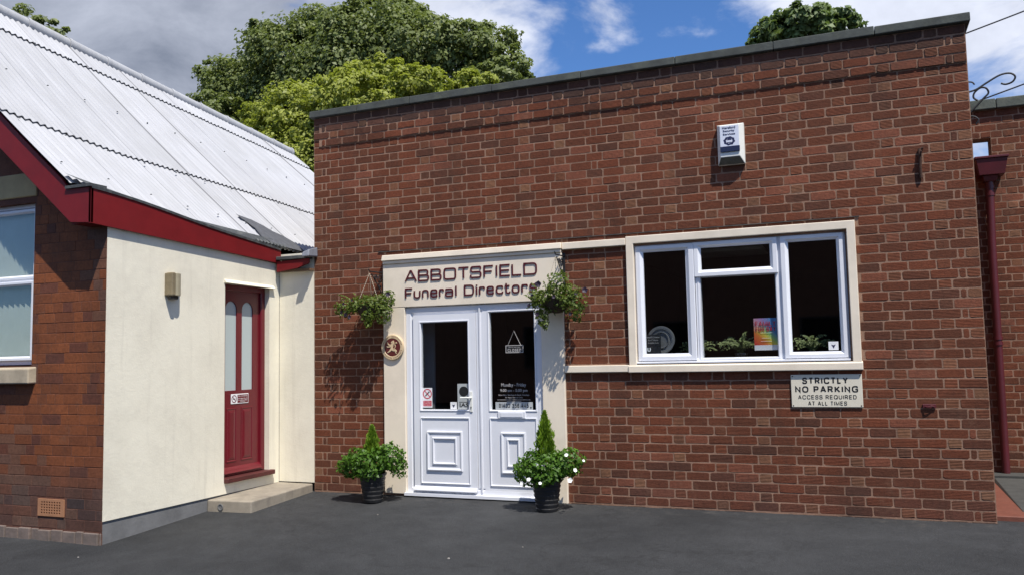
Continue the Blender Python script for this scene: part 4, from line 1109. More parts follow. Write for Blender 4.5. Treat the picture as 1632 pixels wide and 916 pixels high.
m = MB(); m.ring(WINL[0], WINL[1], WINL[2], WINL[3], [(0, YG-.001), (0, YG+.22)]); m.box(-2.9, -1.2, YG+.3, YG+.32, 1.3, 3.1); m.build('window_reveal', 'mortar_red', hall)
m = MB(); m.hexa([(-2.8, YG-.085, 1.308), (-1.362, YG-.085, 1.308), (-1.362, YG+.1, 1.308), (-2.8, YG+.1, 1.308)], [(-2.8, YG-.085, 1.450), (-1.362, YG-.085, 1.450), (-1.362, YG+.1, 1.480), (-2.8, YG+.1, 1.480)]); m.build('window_sill', 'stone_sill', hall, bevel=.012, seg=2)
m = MB(); m.box(-2.8, -1.402, YG-.012, YG+.08, 3.09, 3.325); m.build('lintel', 'lintel_paint', hall, bevel=.008)
# air brick
m = MB(); vx0, vx1, vz0, vz1 = -1.285, -.957, .098, .253
cells = []
nx, nz = 8, 5
for i in range(nx):
    for j in range(nz):
        cx = vx0+.035+(vx1-vx0-.07)*(i+.5)/nx; cz = vz0+.018+(vz1-vz0-.036)*(j+.5)/nz
        cells.append((cx-.0095, cx+.0095, cz-.0075, cz+.0075))
m.sheet(vx0, vx1, vz0, vz1, cells, lambda u, z: (u, YG-.012, z)); m.ring(vx0, vx1, vz0, vz1, [(0, YG-.012), (0, YG+.03)])
for c in cells: m.ring(*c, [(0, YG-.0119), (0, YG+.02)])
ab = m.build('air_brick', 'terracotta', hall)
m = MB(); m.poly([(vx0, YG+.018, vz0), (vx1, YG+.018, vz0), (vx1, YG+.018, vz1), (vx0, YG+.018, vz1)]); m.build('vent_void', 'black_void', ab)

# cream side wall (render coat with a door opening) and plinth
DY0, DY1, DZ0, DZ1 = -.925, -.178, .195, 2.318
mb = MB()
Ps = lambda u, z: (XA, u, z)
def wtop(y): return 2.735-.052*(y-YG)
us = [YG+.002, DY0, DY1, .0]
for a, b in zip(us, us[1:]):
    if a == DY0: mb.poly([(XA, a, DZ1), (XA, b, DZ1), (XA, b, wtop(b)), (XA, a, wtop(a))]); mb.poly([(XA, a, .078), (XA, b, .078), (XA, b, DZ0), (XA, a, DZ0)])
    else: mb.poly([(XA, a, .078), (XA, b, .078), (XA, b, wtop(b)), (XA, a, wtop(a))])
mb.poly([(XA, YG+.002, .078), (XA, 0, .078), (XA-.05, 0, .078), (XA-.05, YG+.002, .078)])
mb.poly([(XA, YG+.002, .078), (XA-.05, YG+.002, .078), (XA-.05, YG+.002, 2.73), (XA, YG+.002, 2.73)])
# door reveals
for p in ([(XA, DY0, DZ0), (XA-.16, DY0, DZ0), (XA-.16, DY0, DZ1), (XA, DY0, DZ1)], [(XA, DY1, DZ0), (XA-.16, DY1, DZ0), (XA-.16, DY1, DZ1), (XA, DY1, DZ1)], [(XA, DY0, DZ1), (XA-.16, DY0, DZ1), (XA-.16, DY1, DZ1), (XA, DY1, DZ1)], [(XA, DY0, DZ0), (XA-.16, DY0, DZ0), (XA-.16, DY1, DZ0), (XA, DY1, DZ0)]): mb.poly(p)
mb.build('side_wall', 'cream_render', hall, fix=False)
mb = MB(); mb.box(XA+.0, -.003, .006, .20, .085, 2.72); mb.build('return_wall', 'cream_render', hall)
mb = MB(); mb.box(XA-.3, XA-.012, YG+.006, .0, -.25, .10); mb.build('plinth', 'plinth_render', hall, bevel=.006)
mb = MB(); mb.hexa([(XA+.001, DY0-.02, DZ1+.002), (XA+.045, DY0-.02, DZ1+.002), (XA+.045, DY1+.06, DZ1-.012), (XA+.001, DY1+.06, DZ1-.012)], [(XA+.001, DY0-.02, DZ1+.045), (XA+.030, DY0-.02, DZ1+.022), (XA+.030, DY1+.06, DZ1+.008), (XA+.001, DY1+.06, DZ1+.03)])
mb.build('drip_hood', 'cream_render', hall, bevel=.003)
# concrete step
mb = MB(); mb.hexa([(XA-.01, -1.165, -.2), (.02, -1.12, -.2), (-.008, -.02, -.2), (XA-.01, .02, -.2)], [(XA-.01, -1.165, .058), (.02, -1.12, .056), (-.008, -.02, .078), (XA-.01, .004, .078)])
step = mb.build('door_step', 'step_concrete', hall, bevel=.014, seg=3)
m = MB(); m.lathe((-.34, -1.153, -.01), [(.034, 0), (.034, -.006), (.024, -.007), (.022, -.002), (.001, -.002)], 18, 'y'); m.build('drain_cap', 'plinth_render', step)

# ---- red side door
XD = XA-.09
PX = lambda u, d, z: (XD+d, u, z)         # d towards the yard
m = MB()
m.ring(DY0+.001, DY1-.001, DZ0+.05, DZ1-.001, [(0, -.06), (0, .024), (.004, .028), (.058, .028), (.066, .018), (.066, -.06)], P=PX)
rd = m.build('side_door', 'red_door_paint', hall)
def rpart(nm, fn, mat='red_door_paint', **k):
    mm = MB(); fn(mm); return mm.build(nm, mat, rd, **k)
lights = [(-.815, -.628, 1.160, 2.140), (-.545, -.358, 1.160, 2.140)]
def arched(y0, y1, z0, z1, n=10):
    r_ = (y1-y0)/2; c = ((y0+y1)/2, z1-r_)
    return [(y0, z0), (y1, z0)] + [(c[0]+r_*math.cos(math.pi*k/n), c[1]+r_*math.sin(math.pi*k/n)) for k in range(n+1)]
def dleaf(m):
    y0, y1, z0, z1 = -.862, -.243, .275, 2.250
    n = 10
    # stiles and rails around the two arched lights
    cols_ = [y0, -.815, -.628, -.545, -.358, y1]
    m.sheet(y0, y1, z0, 1.160, [], lambda u, z: (XD+.0, u, z))
    m.sheet(y0, y1, 2.140, z1, [], lambda u, z: (XD+.0, u, z))
    for a, b in ((y0, -.815), (-.628, -.545), (-.358, y1)): m.sheet(a, b, 1.160, 2.140, [], lambda u, z: (XD, u, z))
    for (a, b, c, d) in lights:
        arc = arched(a, b, c, d)[2:]; r_ = (b-a)/2
        right = arc[:n//2+1]; left = arc[n//2:]
        m.poly([(XD, y, z) for y, z in right]+[(XD, b, d)]); m.poly([(XD, y, z) for y, z in left]+[(XD, a, d)][0:1])
        full = arched(a, b, c, d)
        for k in range(len(full)):
            p, q = full[k], full[(k+1) % len(full)]
            m.poly([(XD, *p), (XD, *q), (XD-.022, *q), (XD-.022, *p)])
    # moulded lower panels
    for a, b in ((-.790, -.628), (-.553, -.362)):
        m.ring(a, b, .385, .970, [(0, .0006), (.004, .006), (.012, .006), (.020, -.0), (.028, .0035), (.05, .008), (.052, .0085)], P=PX)
        m.poly([PX(a+.052, .0085, .437), PX(b-.052, .0085, .437), PX(b-.052, .0085, .918), PX(a+.052, .0085, .918)])
    m.hexa([PX(y0, .001, .275), PX(y1, .001, .275), PX(y1, .045, .275), PX(y0, .045, .275)], [PX(y0, .001, .335), PX(y1, .001, .335), PX(y1, .018, .315), PX(y0, .018, .315)])
rpart('door_leaf', dleaf, fix=False)
for L_ in lights:
    def pane(m, L_=L_):
        m.prism(arched(L_[0]-.004, L_[1]+.004, L_[2]-.004, L_[3]+.004), lambda u, v, d: (XD+d, u, v), -.020, -.014)
    rpart('arched_pane', pane, 'frosted_glass')
m = MB(); m.box(XD-.05, XA+.055, DY0-.0, DY1+.045, DZ0-.005, DZ0+.045); m.build('threshold', 'red_dark_wood', hall, bevel=.006)
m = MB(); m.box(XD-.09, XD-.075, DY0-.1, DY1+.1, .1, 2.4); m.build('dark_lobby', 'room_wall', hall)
ds = thing('door_notice', 'small white notice with a no smoking circle fixed to the red side door', 'sign', (XD, -.578, 1.015))
m = MB(); m.box(XD+.001, XD+.006, -.722, -.434, 1.012, 1.120); m.build('plate', 'paper_white', ds, bevel=.002)
PS = lambda u, z, d: (XD+.006+d, u, z)
m = MB()
cc = Vector((-.672, 1.066))
n = 24
A = [m.vert(PS(cc.x+.042*math.cos(k*2*math.pi/n), cc.y+.042*math.sin(k*2*math.pi/n), .0008)) for k in range(n)]; B = [m.vert(PS(cc.x+.033*math.cos(k*2*math.pi/n), cc.y+.033*math.sin(k*2*math.pi/n), .0008)) for k in range(n)]
for k in range(n): m.face([A[k], A[(k+1) % n], B[(k+1) % n], B[k]])
m.prism([(cc.x-.028, cc.y+.022), (cc.x-.022, cc.y+.028), (cc.x+.028, cc.y-.022), (cc.x+.022, cc.y-.028)], PS, .0002, .0012)
m.prism([(-.618, 1.022), (-.442, 1.022), (-.442, 1.110), (-.618, 1.110)], PS, .0002, .0010)
m.build('red_print', 'red_door_paint', ds)
m = MB(); m.prism([(cc.x-.02, cc.y-.006), (cc.x+.02, cc.y-.002), (cc.x+.02, cc.y+.005), (cc.x-.02, cc.y+.002)], PS, .0002, .0007); m.build('cigarette', 'sign_black', ds)
m = MB()
for s_, a, b, c, d in (('No smoking', -.606, -.454, 1.086, 1.102), ('It is against the law', -.610, -.450, 1.060, 1.074), ('to smoke in these', -.606, -.454, 1.044, 1.056), ('premises', -.570, -.490, 1.028, 1.040)): text_into(m, s_, a, b, c, d, PS, .0008, .0016)
m.build('lettering', 'paper_white', ds)

# wall lamp on the cream wall
lm_ = thing('wall_lamp', 'bronze bulkhead lamp on the cream side wall', 'wall lamp', (XA, -1.72, 2.13))
ly0, ly1, lz0, lz1 = -1.795, -1.632, 2.135, 2.355
m = MB(); m.box(XA+.001, XA+.030, ly0, ly1, lz0, lz1); m.build('back_plate', 'lamp_bronze', lm_, bevel=.006)
n = 10; arc = [(XA+.030+.068*math.sin(math.pi*k/n), (ly0+ly1)/2-(ly1-ly0)/2*math.cos(math.pi*k/n)) for k in range(n+1)]
m = MB(); m.hexa([(x, y, lz0) for x, y in arc], [(x, y, lz1) for x, y in arc]); m.build('lens', 'lamp_lens', lm_, bevel=.004)
m = MB(); m.box(XA+.022, XA+.104, ly0-.004, ly0+.05, lz0-.004, lz1+.004); m.build('hood', 'lamp_bronze', lm_, bevel=.012, seg=2)
m = MB(); m.box(XA+.012, XA+.062, ly0+.03, ly1-.03, lz0-.034, lz0-.001); m.build('sensor', 'black_plastic', lm_, bevel=.008)

# ---- roof: warped sheet between eaves line and ridge line
YV, YE = -2.745, 4.35
def eave(y):      # lower edge of the sheeting
    s2 = max(0, min(1.0, (y-YV)/2.7))
    x = -.733+.235*min(1, s2*2.0); z = 3.114-.853*(x+.733)-.042*(y-YV)
    return Vector((x, y, z))
def ridge(y): return Vector((-3.568-.006*(y+1.35), y, 5.70-.085*(y+1.35)))
def roofpt(y, t):
    a, b = eave(y), ridge(y); p = a.lerp(b, t)
    return p - Vector((0, 0, .11*math.sin(math.pi*t)*max(0, min(1, (1.0-y)/3.5))))
NRM = Vector((.66, .03, .75)).normalized()
cp = .0762
def corr(mb, t0, t1, lift, yv0=YV, yv1=YE, nt=5):
    n = int((yv1-yv0)/cp*7); grid = []
    for i in range(n+1):
        y = yv0+(yv1-yv0)*i/n
        sheetn = (y-YV)/.78; fr = sheetn % 1.0
        h = .0105*math.cos(2*math.pi*y/cp) + lift + .006*(1-fr)
        row = []
        for j in range(nt+1):
            t = t0+(t1-t0)*j/nt
            row.append(mb.vert(roofpt(y, t)+NRM*(h+.010*(1-j/nt))))
        row.append(row[0]); low = mb.vert(roofpt(y, t0)+NRM*(h+.010-.007)); grid.append((row[:-1], low, int(sheetn)))
    for (A, la, s), (B, lb, _) in zip(grid, grid[1:]):
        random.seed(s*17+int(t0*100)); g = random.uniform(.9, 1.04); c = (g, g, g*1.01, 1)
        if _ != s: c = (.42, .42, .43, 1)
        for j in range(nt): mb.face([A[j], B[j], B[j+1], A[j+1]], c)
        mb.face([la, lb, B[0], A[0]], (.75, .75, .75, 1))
mb = MB()
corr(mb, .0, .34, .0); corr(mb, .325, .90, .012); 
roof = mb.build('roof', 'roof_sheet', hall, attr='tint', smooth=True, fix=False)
random.seed(11)
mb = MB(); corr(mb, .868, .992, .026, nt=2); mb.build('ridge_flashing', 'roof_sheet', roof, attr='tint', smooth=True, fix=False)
mb = MB(); yy = YV-.02
while yy < YE:
    y2 = min(yy+.60, YE)
    a, b = ridge(yy)+Vector((.01, 0, .02)), ridge(y2)+Vector((.01, 0, .02))
    mb.tube([a, b], [.088, .080], 14); mb.tube([b-Vector((0, .035, 0)), b+Vector((0, .012, 0))], .094, 14)
    yy = y2
mb.build('ridge_cap', 'roof_sheet', roof, attr='tint', smooth=True)
mb = MB()   # far slope, unseen from the yard
mb.hexa([(-6.9, YV, 2.75), (-3.6, YV, 5.75), (-3.6, YE, 5.25), (-6.9, YE, 2.6)], [(-6.9, YV, 2.80), (-3.6, YV, 5.80), (-3.6, YE, 5.30), (-6.9, YE, 2.65)])
mb.build('far_roof_slope', 'roof_sheet', roof, attr='tint')
# fixing bolts
for tt in (.10, .30, .60, .87):
    y = YV+.15
    while y < YE:
        p = roofpt(y, tt)+NRM*.034; mb = MB(); mb.lathe(p, [(.011, 0), (.009, .007), (.003, .010)], 7); mb.build('fixing_bolt', 'lead_dark', roof); y += .47
# underlay so the sun does not pass between laps
mb = MB()
ys = [YV+.05+(YE-YV-.1)*k/16 for k in range(17)]
for a, b in zip(ys, ys[1:]):
    for q in range(12):
        t0, t1 = .06+.93*q/12, .06+.93*(q+1)/12
        mb.poly([roofpt(a, t0)-NRM*.05, roofpt(b, t0)-NRM*.05, roofpt(b, t1)-NRM*.05, roofpt(a, t1)-NRM*.05])
mb.build('roof_boarding', 'rotten_wood', roof, fix=False)
# rear gable and far wall close the hall
mb = MB(); mb.poly([(-.5, 4.2, 0), (-6.7, 4.2, 0), (-6.7, 4.2, 2.7), (-3.57, 4.2, 5.1), (-.5, 4.2, 2.6)]); mb.poly([(-6.7, YG, -.2), (-6.7, 4.2, -.2), (-6.7, 4.2, 2.75), (-6.7, YG, 2.75)]); mb.poly([(-.5, .21, 0), (-.5, 4.2, 0), (-.5, 4.2, 2.6), (-.5, .21, 2.6)])
mb.build('rear_wall', 'opposite_wall', hall, fix=False)

# ---- red fascia, bargeboard, flashing
XF, YB = -.455, -2.712
def fz(y):
    s = (y-YB)/(-.02-YB)
    top = 3.052-.276*s + (.018*math.sin(s*math.pi*2.2)*(1-s))
    bot = 2.726-.114*s
    return top, bot
mb = MB(); K = 14
for k in range(K):
    ya, yb = YB+(-.02-YB)*k/K, YB+(-.02-YB)*(k+1)/K
    (ta, ba), (tb, bb) = fz(ya), fz(yb)
    mb.hexa([(XF, ya, ba), (XF, yb, bb), (XF-.025, yb, bb), (XF-.025, ya, ba)], [(XF, ya, ta), (XF, yb, tb), (XF-.025, yb, tb), (XF-.025, ya, ta)])
bm_f = mb.build('fascia', 'red_paint', hall)
mb = MB()
mb.box(-.715, XF-.026, YB+.029, YG-.002, 2.735, 2.748)
mb.build('soffit', 'red_paint', hall)
# bargeboard with boxed end
bl = lambda x: 2.747+(.8385)*(-.702-x)
bt = lambda x: 3.068+(.880)*(-.766-x)
tops = [roofpt(YV+.01, .03+.95*k/10) for k in range(11)]
poly = [(XF, 2.727), (XF, 3.050), (-.735, 3.058)] + [(p.x, p.z-.030) for p in tops] + [(-3.55, bl(-3.55)), (-.702, 2.747)]
mb = MB(); mb.prism(poly, lambda u, v, d: (u, YB+d, v), 0.0, .028)
mb.build('bargeboard', 'red_paint', hall, bevel=.003)
mb = MB(); pl2 = [(-.72, 2.775), (-3.5, bl(-3.5)+.01), (-3.5, bl(-3.5)+.03), (-.72, 2.795)]; mb.prism(pl2, lambda u, v, d: (u, YB+.030+d, v), 0, .19); mb.build('verge_soffit', 'red_dark_wood', hall)
mb = MB()
mb.box(-.755, XF+.012, YB-.020, YB+.16, 3.054, 3.080)
K = 16; prev = None
for k in range(K+1):
    y = YB+(-.03-YB)*k/K; t_, b_ = fz(y); e = roofpt(y, .03)+NRM*.034
    ring_ = [Vector((XF+.010, y, t_-.014)), Vector((XF+.012, y, t_+.010)), Vector((XF-.03, y, t_+.020)), Vector((min(e.x, XF-.04), y, e.z+.004))]
    ids = [mb.vert(p) for p in ring_]
    if prev:
        for a in range(3): mb.face([prev[a], prev[a+1], ids[a+1], ids[a]])
    prev = ids
mb.build('lead_flashing', 'lead_dark', hall, fix=False)
# lower return fascia over the alcove, torn soffit, gutter end and torn felt
mb = MB(); mb.prism([(-.452, 2.50), (-.450, 2.625), (.0, 2.640), (.0, 2.58), (-.05, 2.57), (-.16, 2.535)], lambda u, v, d: (u, -.105+d, v), 0, .02); mb.build('return_fascia', 'red_paint', hall, bevel=.002)
mb = MB(); mb.box(-.45, -.004, -.083, .004, 2.505, 2.53); mb.build('torn_soffit', 'rotten_wood', hall)
mb = MB(); mb.box(-.45, -.03, -.125, .2, 2.640, 2.680); mb.build('gutter_flashing', 'lead_dark', hall, bevel=.006)
mb = MB(); mb.hexa([(-.035, -.20, 2.648), (.055, -.19, 2.652), (.055, -.006, 2.66), (-.035, -.006, 2.66)], [(-.035, -.19, 2.70), (.052, -.17, 2.735), (.052, -.006, 2.775), (-.03, -.006, 2.745)]); mb.build('lead_corner', 'lead', hall, bevel=.012, seg=2)
mb = MB()
def rp(y, t): return roofpt(y, t)+NRM*.034
pf = [(-.12, .0), (-.22, .035), (-.18, .075), (-.30, .135), (-.05, .125), (.10, .105), (.18, .085), (.34, .07), (.46, .045), (.50, .0)]
mb.poly([rp(y, t) for y, t in pf]); A = [rp(y, t) for y, t in pf]
mb.build('torn_felt', 'torn_felt', hall, fix=False)
mb = MB()
for k in range(9): mb.tube([rp(-.42+.06*k, .004), rp(-.42+.06*k, .004)+Vector((.035, 0, -.03))], .02, 6)
mb.build('sheet_end', 'lead_dark', hall)

# ================================================================== RIGHT ANNEX
annex = thing('brick_annex', 'lower brown brick annex set back on the right with a dark red downpipe', 'building')
YA = 2.6; AX0, AX1, AZ = FW+.002, 13.0, 4.14
HOLE = (7.08, 7.312, 3.57, 3.825)
mb = MB(); mb.cur = 1; mb.sheet(AX0, AX1, -.05, AZ, [HOLE], lambda u, z: (u, YA, z)); mb.sheet(AX0, AX1, 3.3, AZ, [HOLE], lambda u, z: (u, YA+.24, z))
mb.ring(*HOLE, [(0, YA), (0, YA+.24)])
mb.cur = 0; ga = .0815
nr = int(AZ/ga)
rows = [[(AX0+a, AX0+b, h) for a, b, h in (sussex_row(k, 5.0)[0])] for k in range(nr)]
lay_bricks(mb, rows, lambda u, z, d: (u, YA-d, z), [HOLE], annex_colour, ga, AZ-nr*ga)
mb.build('front_wall', ['brick', 'mortar'], annex, attr='bcol')
mb = MB(); xx = [AX0, 7.38, 8.2, 9.1, 10, 11, 12, 13]
for a, b in zip(xx, xx[1:]): mb.box(a+.003, b-.003, YA-.06, YA+.30, AZ, AZ+.115)
mb.build('coping', 'coping_annex', annex, bevel=.010, seg=2)
mb = MB(); mb.box(AX0, AX1, YA+.24, 8, 3.2, 3.3); mb.build('flat_roof', 'flat_roof', annex)
mb = MB(); mb.hexa([(7.150, YA-.20, 3.365), (7.402, YA-.20, 3.365), (7.402, YA-.02, 3.365), (7.150, YA-.02, 3.365)], [(7.120, YA-.225, 3.545), (7.435, YA-.225, 3.545), (7.435, YA-.02, 3.545), (7.120, YA-.02, 3.545)])
mb.box(7.108, 7.447, YA-.238, YA-.018, 3.546, 3.572); mb.hexa([(7.20, YA-.15, 3.30), (7.32, YA-.15, 3.30), (7.32, YA-.04, 3.30), (7.20, YA-.04, 3.30)], [(7.185, YA-.17, 3.364), (7.345, YA-.17, 3.364), (7.345, YA-.025, 3.364), (7.185, YA-.025, 3.364)])
dp = MB(); dp.tube([(7.258, YA-.095, 3.31), (7.258, YA-.095, 3.2), (7.245, YA-.075, 2.6), (7.235, YA-.075, .075)], .042, 16)
for z in (3.24, 3.16, 1.56, 1.50): dp.tube([(7.258 if z > 3 else 7.2405, YA-.09 if z > 3 else YA-.075, z-.018), (7.258 if z > 3 else 7.2405, YA-.09 if z > 3 else YA-.075, z+.018)], .050, 16)
pipe = dp.build('downpipe', 'pipe_red', annex, smooth=True)
mb.build('hopper', 'pipe_red', pipe, bevel=.005)
# scrolled iron bracket on the side of the office
t = thing('scroll_bracket', 'black wrought iron scroll bracket on the upper right corner of the brick building', 'bracket', (FW, .3, 3.7))
sc = lambda x, y: (6.850+(x-540)/3.27*.00563*1.02, .3, 3.759+(415-y)/3.27*.00563+((x-540)/3.27*.00563)*.085)
def curve(pts, n=5):
    out = []; P_ = [Vector(p) for p in pts]
    for i in range(len(P_)-1):
        a, b, c, d = P_[max(i-1, 0)], P_[i], P_[i+1], P_[min(i+2, len(P_)-1)]
        for k in range(n):
            s = k/n; out.append(.5*((2*b)+(c-a)*s+(2*a-5*b+4*c-d)*s*s+(3*b-a-3*c+d)*s**3))
    return out+[P_[-1]]
for nm, pts in (('arm', [(500, 420), (540, 415), (575, 408), (620, 385), (680, 358), (725, 358), (748, 380), (735, 405), (705, 412), (683, 402)]),
                ('brace', [(515, 545), (560, 505), (600, 465), (625, 440), (615, 412), (590, 405), (562, 425), (557, 450), (575, 470)]),
                ('curl', [(515, 360), (540, 362), (556, 368), (565, 382)]), ('curl', [(540, 545), (558, 552), (572, 570), (560, 592)])):
    m = MB(); m.tube(curve([sc(*p) for p in pts]), .0085 if nm != 'curl' else .007, 7); m.build(nm, 'wrought_iron', t, smooth=True)
m = MB(); m.box(FW+.002, FW+.014, .285, .315, 3.45, 3.90); m.build('back_plate', 'wrought_iron', t)
# red tiled threshold floor beside the office
mb = MB(); mb.box(AX0+.003, 9.2, .15, 2.32, -.1, .030)
o = mb.build('porch_floor', 'tile_red', bevel=.006); setp(o, 'red quarry tiled floor beside the right end of the brick building', 'floor', kind='structure')
mb = MB(); mb.box(AX0+.003, 9.2, 2.322, 2.595, -.1, .085)
mb.hexa([(7.075, 2.30, .0305), (9.2, 2.30, .0305), (9.2, .2, .0305), (7.06, .40, .0305)], [(7.095, 2.31, .060), (9.2, 2.31, .060), (9.2, .2, .036), (7.066, .41, .036)])
o = mb.build('ramp', 'ramp_concrete', bevel=.004); setp(o, 'grey concrete ramp and kerb over the red tiled floor', 'ramp', kind='structure')

# ================================================================== WIRES, POLE
t = thing('utility_pole', 'wooden utility pole with a crossarm beyond the annex', 'utility pole', (12.0, 3.8, 0))
m = MB(); m.tube([(12.0, 6.0, 0), (12.0, 6.0, 8.2)], [.13, .10], 12); m.build('pole', 'pole_wood', t, smooth=True)
m = MB(); m.box(11.3, 12.7, 5.9, 5.98, 7.5, 7.6); m.build('crossarm', 'pole_wood', t, bevel=.01)
def cable(p0, p1, sag, label):
    p0, p1 = Vector(p0), Vector(p1); m = MB()
    m.tube([p0.lerp(p1, k/20)-Vector((0, 0, sag*4*(k/20)*(1-k/20))) for k in range(21)], .011, 6)
    o = m.build('overhead_cable', 'cable_black', loc=tuple(p0)); setp(o, label, 'cable', 'overhead cables right of the brick building')
cable((6.6, 5.9, 5.92), (12.0, 5.95, 7.5), .05, 'upper overhead cable rising right from behind the brick parapet')
cable((6.7, 5.9, 4.85), (12.4, 5.95, 6.6), .05, 'lower overhead cable passing behind the iron scroll bracket')
m = MB(); m.box(6.56, 6.72, 5.82, 5.9, 3.9, 6.0); o = m.build('cable_post', 'pole_wood', loc=(6.64, 5.86, 3.9)); setp(o, 'short wooden post on the office roof where the overhead cables start', 'post')

# ================================================================== BUILDING ACROSS THE YARD (behind the photographer)
opp = thing('opposite_building', 'dark brick building across the yard reflected in the window panes', 'building', (2, -22, -.3))
m = MB(); m.box(-12, 16, -26, -22, -.3, 5.6); m.build('wall', 'opposite_wall', opp)
m = MB(); m.hexa([(-12.3, -26.3, 5.6), (16.3, -26.3, 5.6), (16.3, -21.7, 5.6), (-12.3, -21.7, 5.6)], [(-12, -24.4, 7.8), (16, -24.4, 7.8), (16, -23.6, 7.8), (-12, -23.6, 7.8)]); m.build('roof', 'opposite_roof', opp)
for x in (-6, -1, 4, 9):
    m = MB(); m.ring(x, x+1.3, 1.0, 2.6, [(0, -21.99), (0, -21.94), (.08, -21.94), (.08, -21.99)]); f_ = m.build('window', 'opposite_roof', opp)
    m = MB(); m.box(x+.08, x+1.22, -21.985, -21.975, 1.08, 2.52); m.build('pane', 'black_void', f_)

# ================================================================== TREES
def tree(label, base, lobes, leaf, mat, nleaf, trunk_h, trunk_r, group=None, density=1.0, seed=1):
    global rng
    rng = np.random.default_rng(seed); random.seed(seed)
    t = thing('broadleaf_tree', label, 'tree', base)
    b = Vector(base)
    m = MB(); top = Vector((b.x, b.y, b.z+trunk_h)); m.tube([b, b.lerp(top, .5)+Vector((.15, .1, 0)), top], [trunk_r, trunk_r*.8, trunk_r*.6], 10)
    for (c, r_) in lobes[::2]:
        c = Vector(c); md = top.lerp(c, .5)+Vector((random.uniform(-.4, .4), random.uniform(-.4, .4), .4)); m.tube([top-Vector((0, 0, trunk_h*.15)), md, c], [trunk_r*.4, trunk_r*.25, .05], 6)
    m.build('trunk', 'bark', t)
    Cs, Ns, Ls, Lv = [], [], [], []
    wt = np.array([r_[0]*r_[1]+r_[0]*r_[2] for c, r_ in lobes]); wt = wt/wt.sum()
    for (c, r_), f in zip(lobes, wt):
        n = int(nleaf*f); ncl = max(8, int(n/55))
        # leaf clumps spread over the lobe surface
        d = rnd_dirs(ncl); rr = .72+.34*rng.random(ncl)
        cc = np.array(c)+d*np.array(r_)*rr[:, None]
        shade = rng.random(ncl)
        ci = rng.integers(0, ncl, n); cr = min(r_)*.30*(.6+.8*rng.random(ncl))
        dd = rnd_dirs(n); p = cc[ci]+dd*(cr[ci]*rng.random(n)**.4)[:, None]*np.array([1.25, 1.25, .75])
        N = dd*.6+d[ci]*.6+rng.normal(size=(n, 3))*.45; N[:, 2] += .55
        Cs.append(p); Ns.append(N); Ls.append(rng.uniform(leaf*.7, leaf*1.35, n)); Lv.append(np.clip(.15+.35*shade[ci]+.5*rng.random(n)*rng.random(n)+.15*rng.random(n), 0, 1))
    C = np.concatenate(Cs); L_ = np.concatenate(Ls)
    leaves('crown', mat, t, C, np.concatenate(Ns), L_, L_*.62, np.concatenate(Lv))
    return t
def px2w(x, y, Y):
    """point on the vertical plane Y behind the photograph's pixel (1632 px wide) - used once to lay out the crowns"""
    d = fw + r2*((x-816)/1353.7) + u2*((458-y)/1353.7); s = (Y-CAM.y)/d.y; return CAM+d*s
def lobes_from(spec, Y, seed):
    random.seed(seed); out = []
    for (x, y, rx, ry) in spec:
        dy = random.uniform(-2.0, 2.0); p = px2w(x, y, Y+dy); s = (p-CAM).length/1353.7
        out.append(((p.x, p.y, p.z), (rx*s, max(rx, ry)*s*.9, ry*s)))
    return out
big = [(590, 50, 72, 48), (520, 62, 60, 46), (470, 95, 75, 55), (400, 140, 62, 48), (352, 128, 34, 30), (338, 168, 32, 26), (365, 195, 46, 34), (430, 170, 80, 70), (560, 120, 90, 80), (660, 80, 75, 55),
       (640, 40, 50, 36), (735, 75, 60, 36), (770, 72, 50, 34), (805, 105, 36, 30), (700, 120, 90, 60), (800, 125, 50, 30), (350, 225, 60, 40), (440, 240, 70, 60), (420, 60, 34, 26), (610, 22, 40, 26), (780, 140, 50, 30), (300, 196, 30, 26), (520, 180, 120, 80)]
bl_ = lobes_from(big, 21, 3)
tree('large dark green tree rising behind the brick building and white roof', (-10.5, 21.5, -.1), bl_, .175, 'leaf_dark', 125000, 6, .45, seed=5)
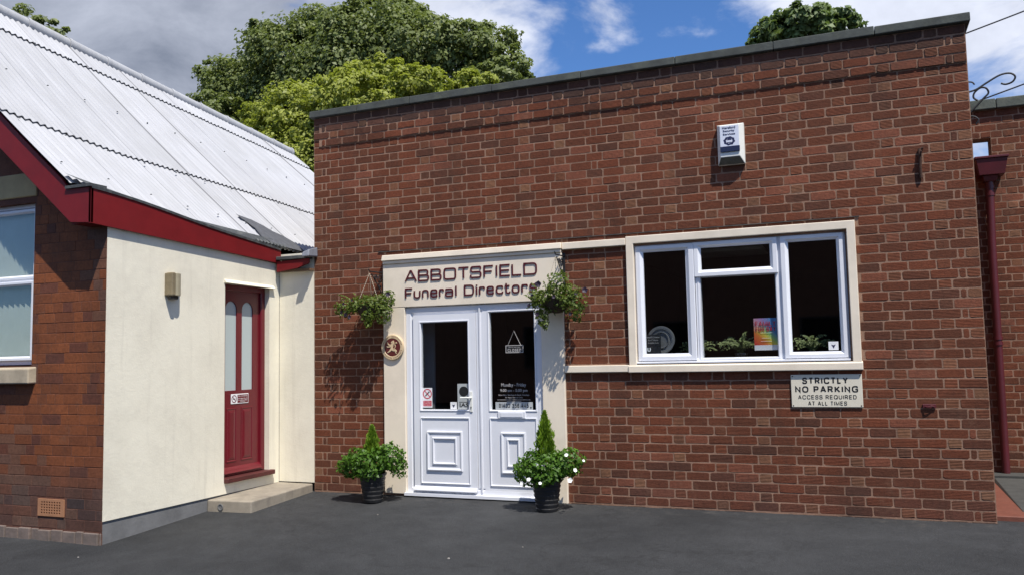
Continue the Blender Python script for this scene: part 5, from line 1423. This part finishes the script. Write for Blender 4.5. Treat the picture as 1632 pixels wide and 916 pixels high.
lt = [(480, 185, 70, 44), (560, 160, 66, 42), (640, 172, 76, 44), (432, 215, 38, 34), (445, 250, 50, 36), (600, 205, 90, 46), (700, 150, 40, 34), (725, 175, 46, 36), (575, 132, 44, 28), (520, 230, 70, 50), (610, 112, 30, 22), (470, 290, 60, 34), (755, 140, 34, 26), (500, 270, 60, 50), (665, 130, 36, 26), (410, 190, 26, 22)]
tree('yellow-green tree in front of the larger dark tree', (-6.2, 12.8, -.1), lobes_from(lt, 12.5, 4), .115, 'leaf_light', 72000, 3.5, .25, seed=6)
rtree = [(1280, 42, 52, 28), (1235, 58, 34, 26), (1325, 42, 36, 24), (1270, 85, 80, 40), (1300, 30, 30, 18), (1215, 75, 22, 22)]
tree('round-headed green tree peeping over the middle of the brick parapet', (4.8, 24.2, -.1), lobes_from(rtree, 24, 5), .24, 'leaf_mid', 15000, 6, .3, seed=7)
ltree = [(20, 50, 50, 28), (66, 52, 36, 22), (98, 66, 24, 20), (-40, 50, 60, 34), (40, 110, 90, 40)]
tree('dark tree showing just above the white roof ridge at far left', (-19.5, 12.5, -.1), lobes_from(ltree, 12, 6), .17, 'leaf_dark', 9000, 6, .3, seed=8)

# ================================================================== SMALL LITTER ON THE ASPHALT
random.seed(3)
for px_, py_, r_ in ((602, 821, .006), (715, 880, .009), (833, 866, .005), (125, 872, .007)):
    d = fw + r2*((px_-816)/1353.7) + u2*((458-py_)/1353.7); s = -(CAM.z+.06)/d.z; p = CAM+d*s; p.z = gz(p.x, p.y)+r_*.3
    bm = bmesh.new(); bmesh.ops.create_icosphere(bm, subdivisions=2, radius=r_)
    for v in bm.verts: v.co = Vector((v.co.x*1.2, v.co.y*.9, v.co.z*.65))*random.uniform(.85, 1.15)
    me = bpy.data.meshes.new('pebble'); bm.to_mesh(me); bm.free(); me.materials.append(MATS['pebble_stone'])
    o = bpy.data.objects.new('pebble', me); col.objects.link(o); o.location = p
    setp(o, 'tiny pale pebble lying on the dark asphalt', 'pebble', 'pebbles on the asphalt')
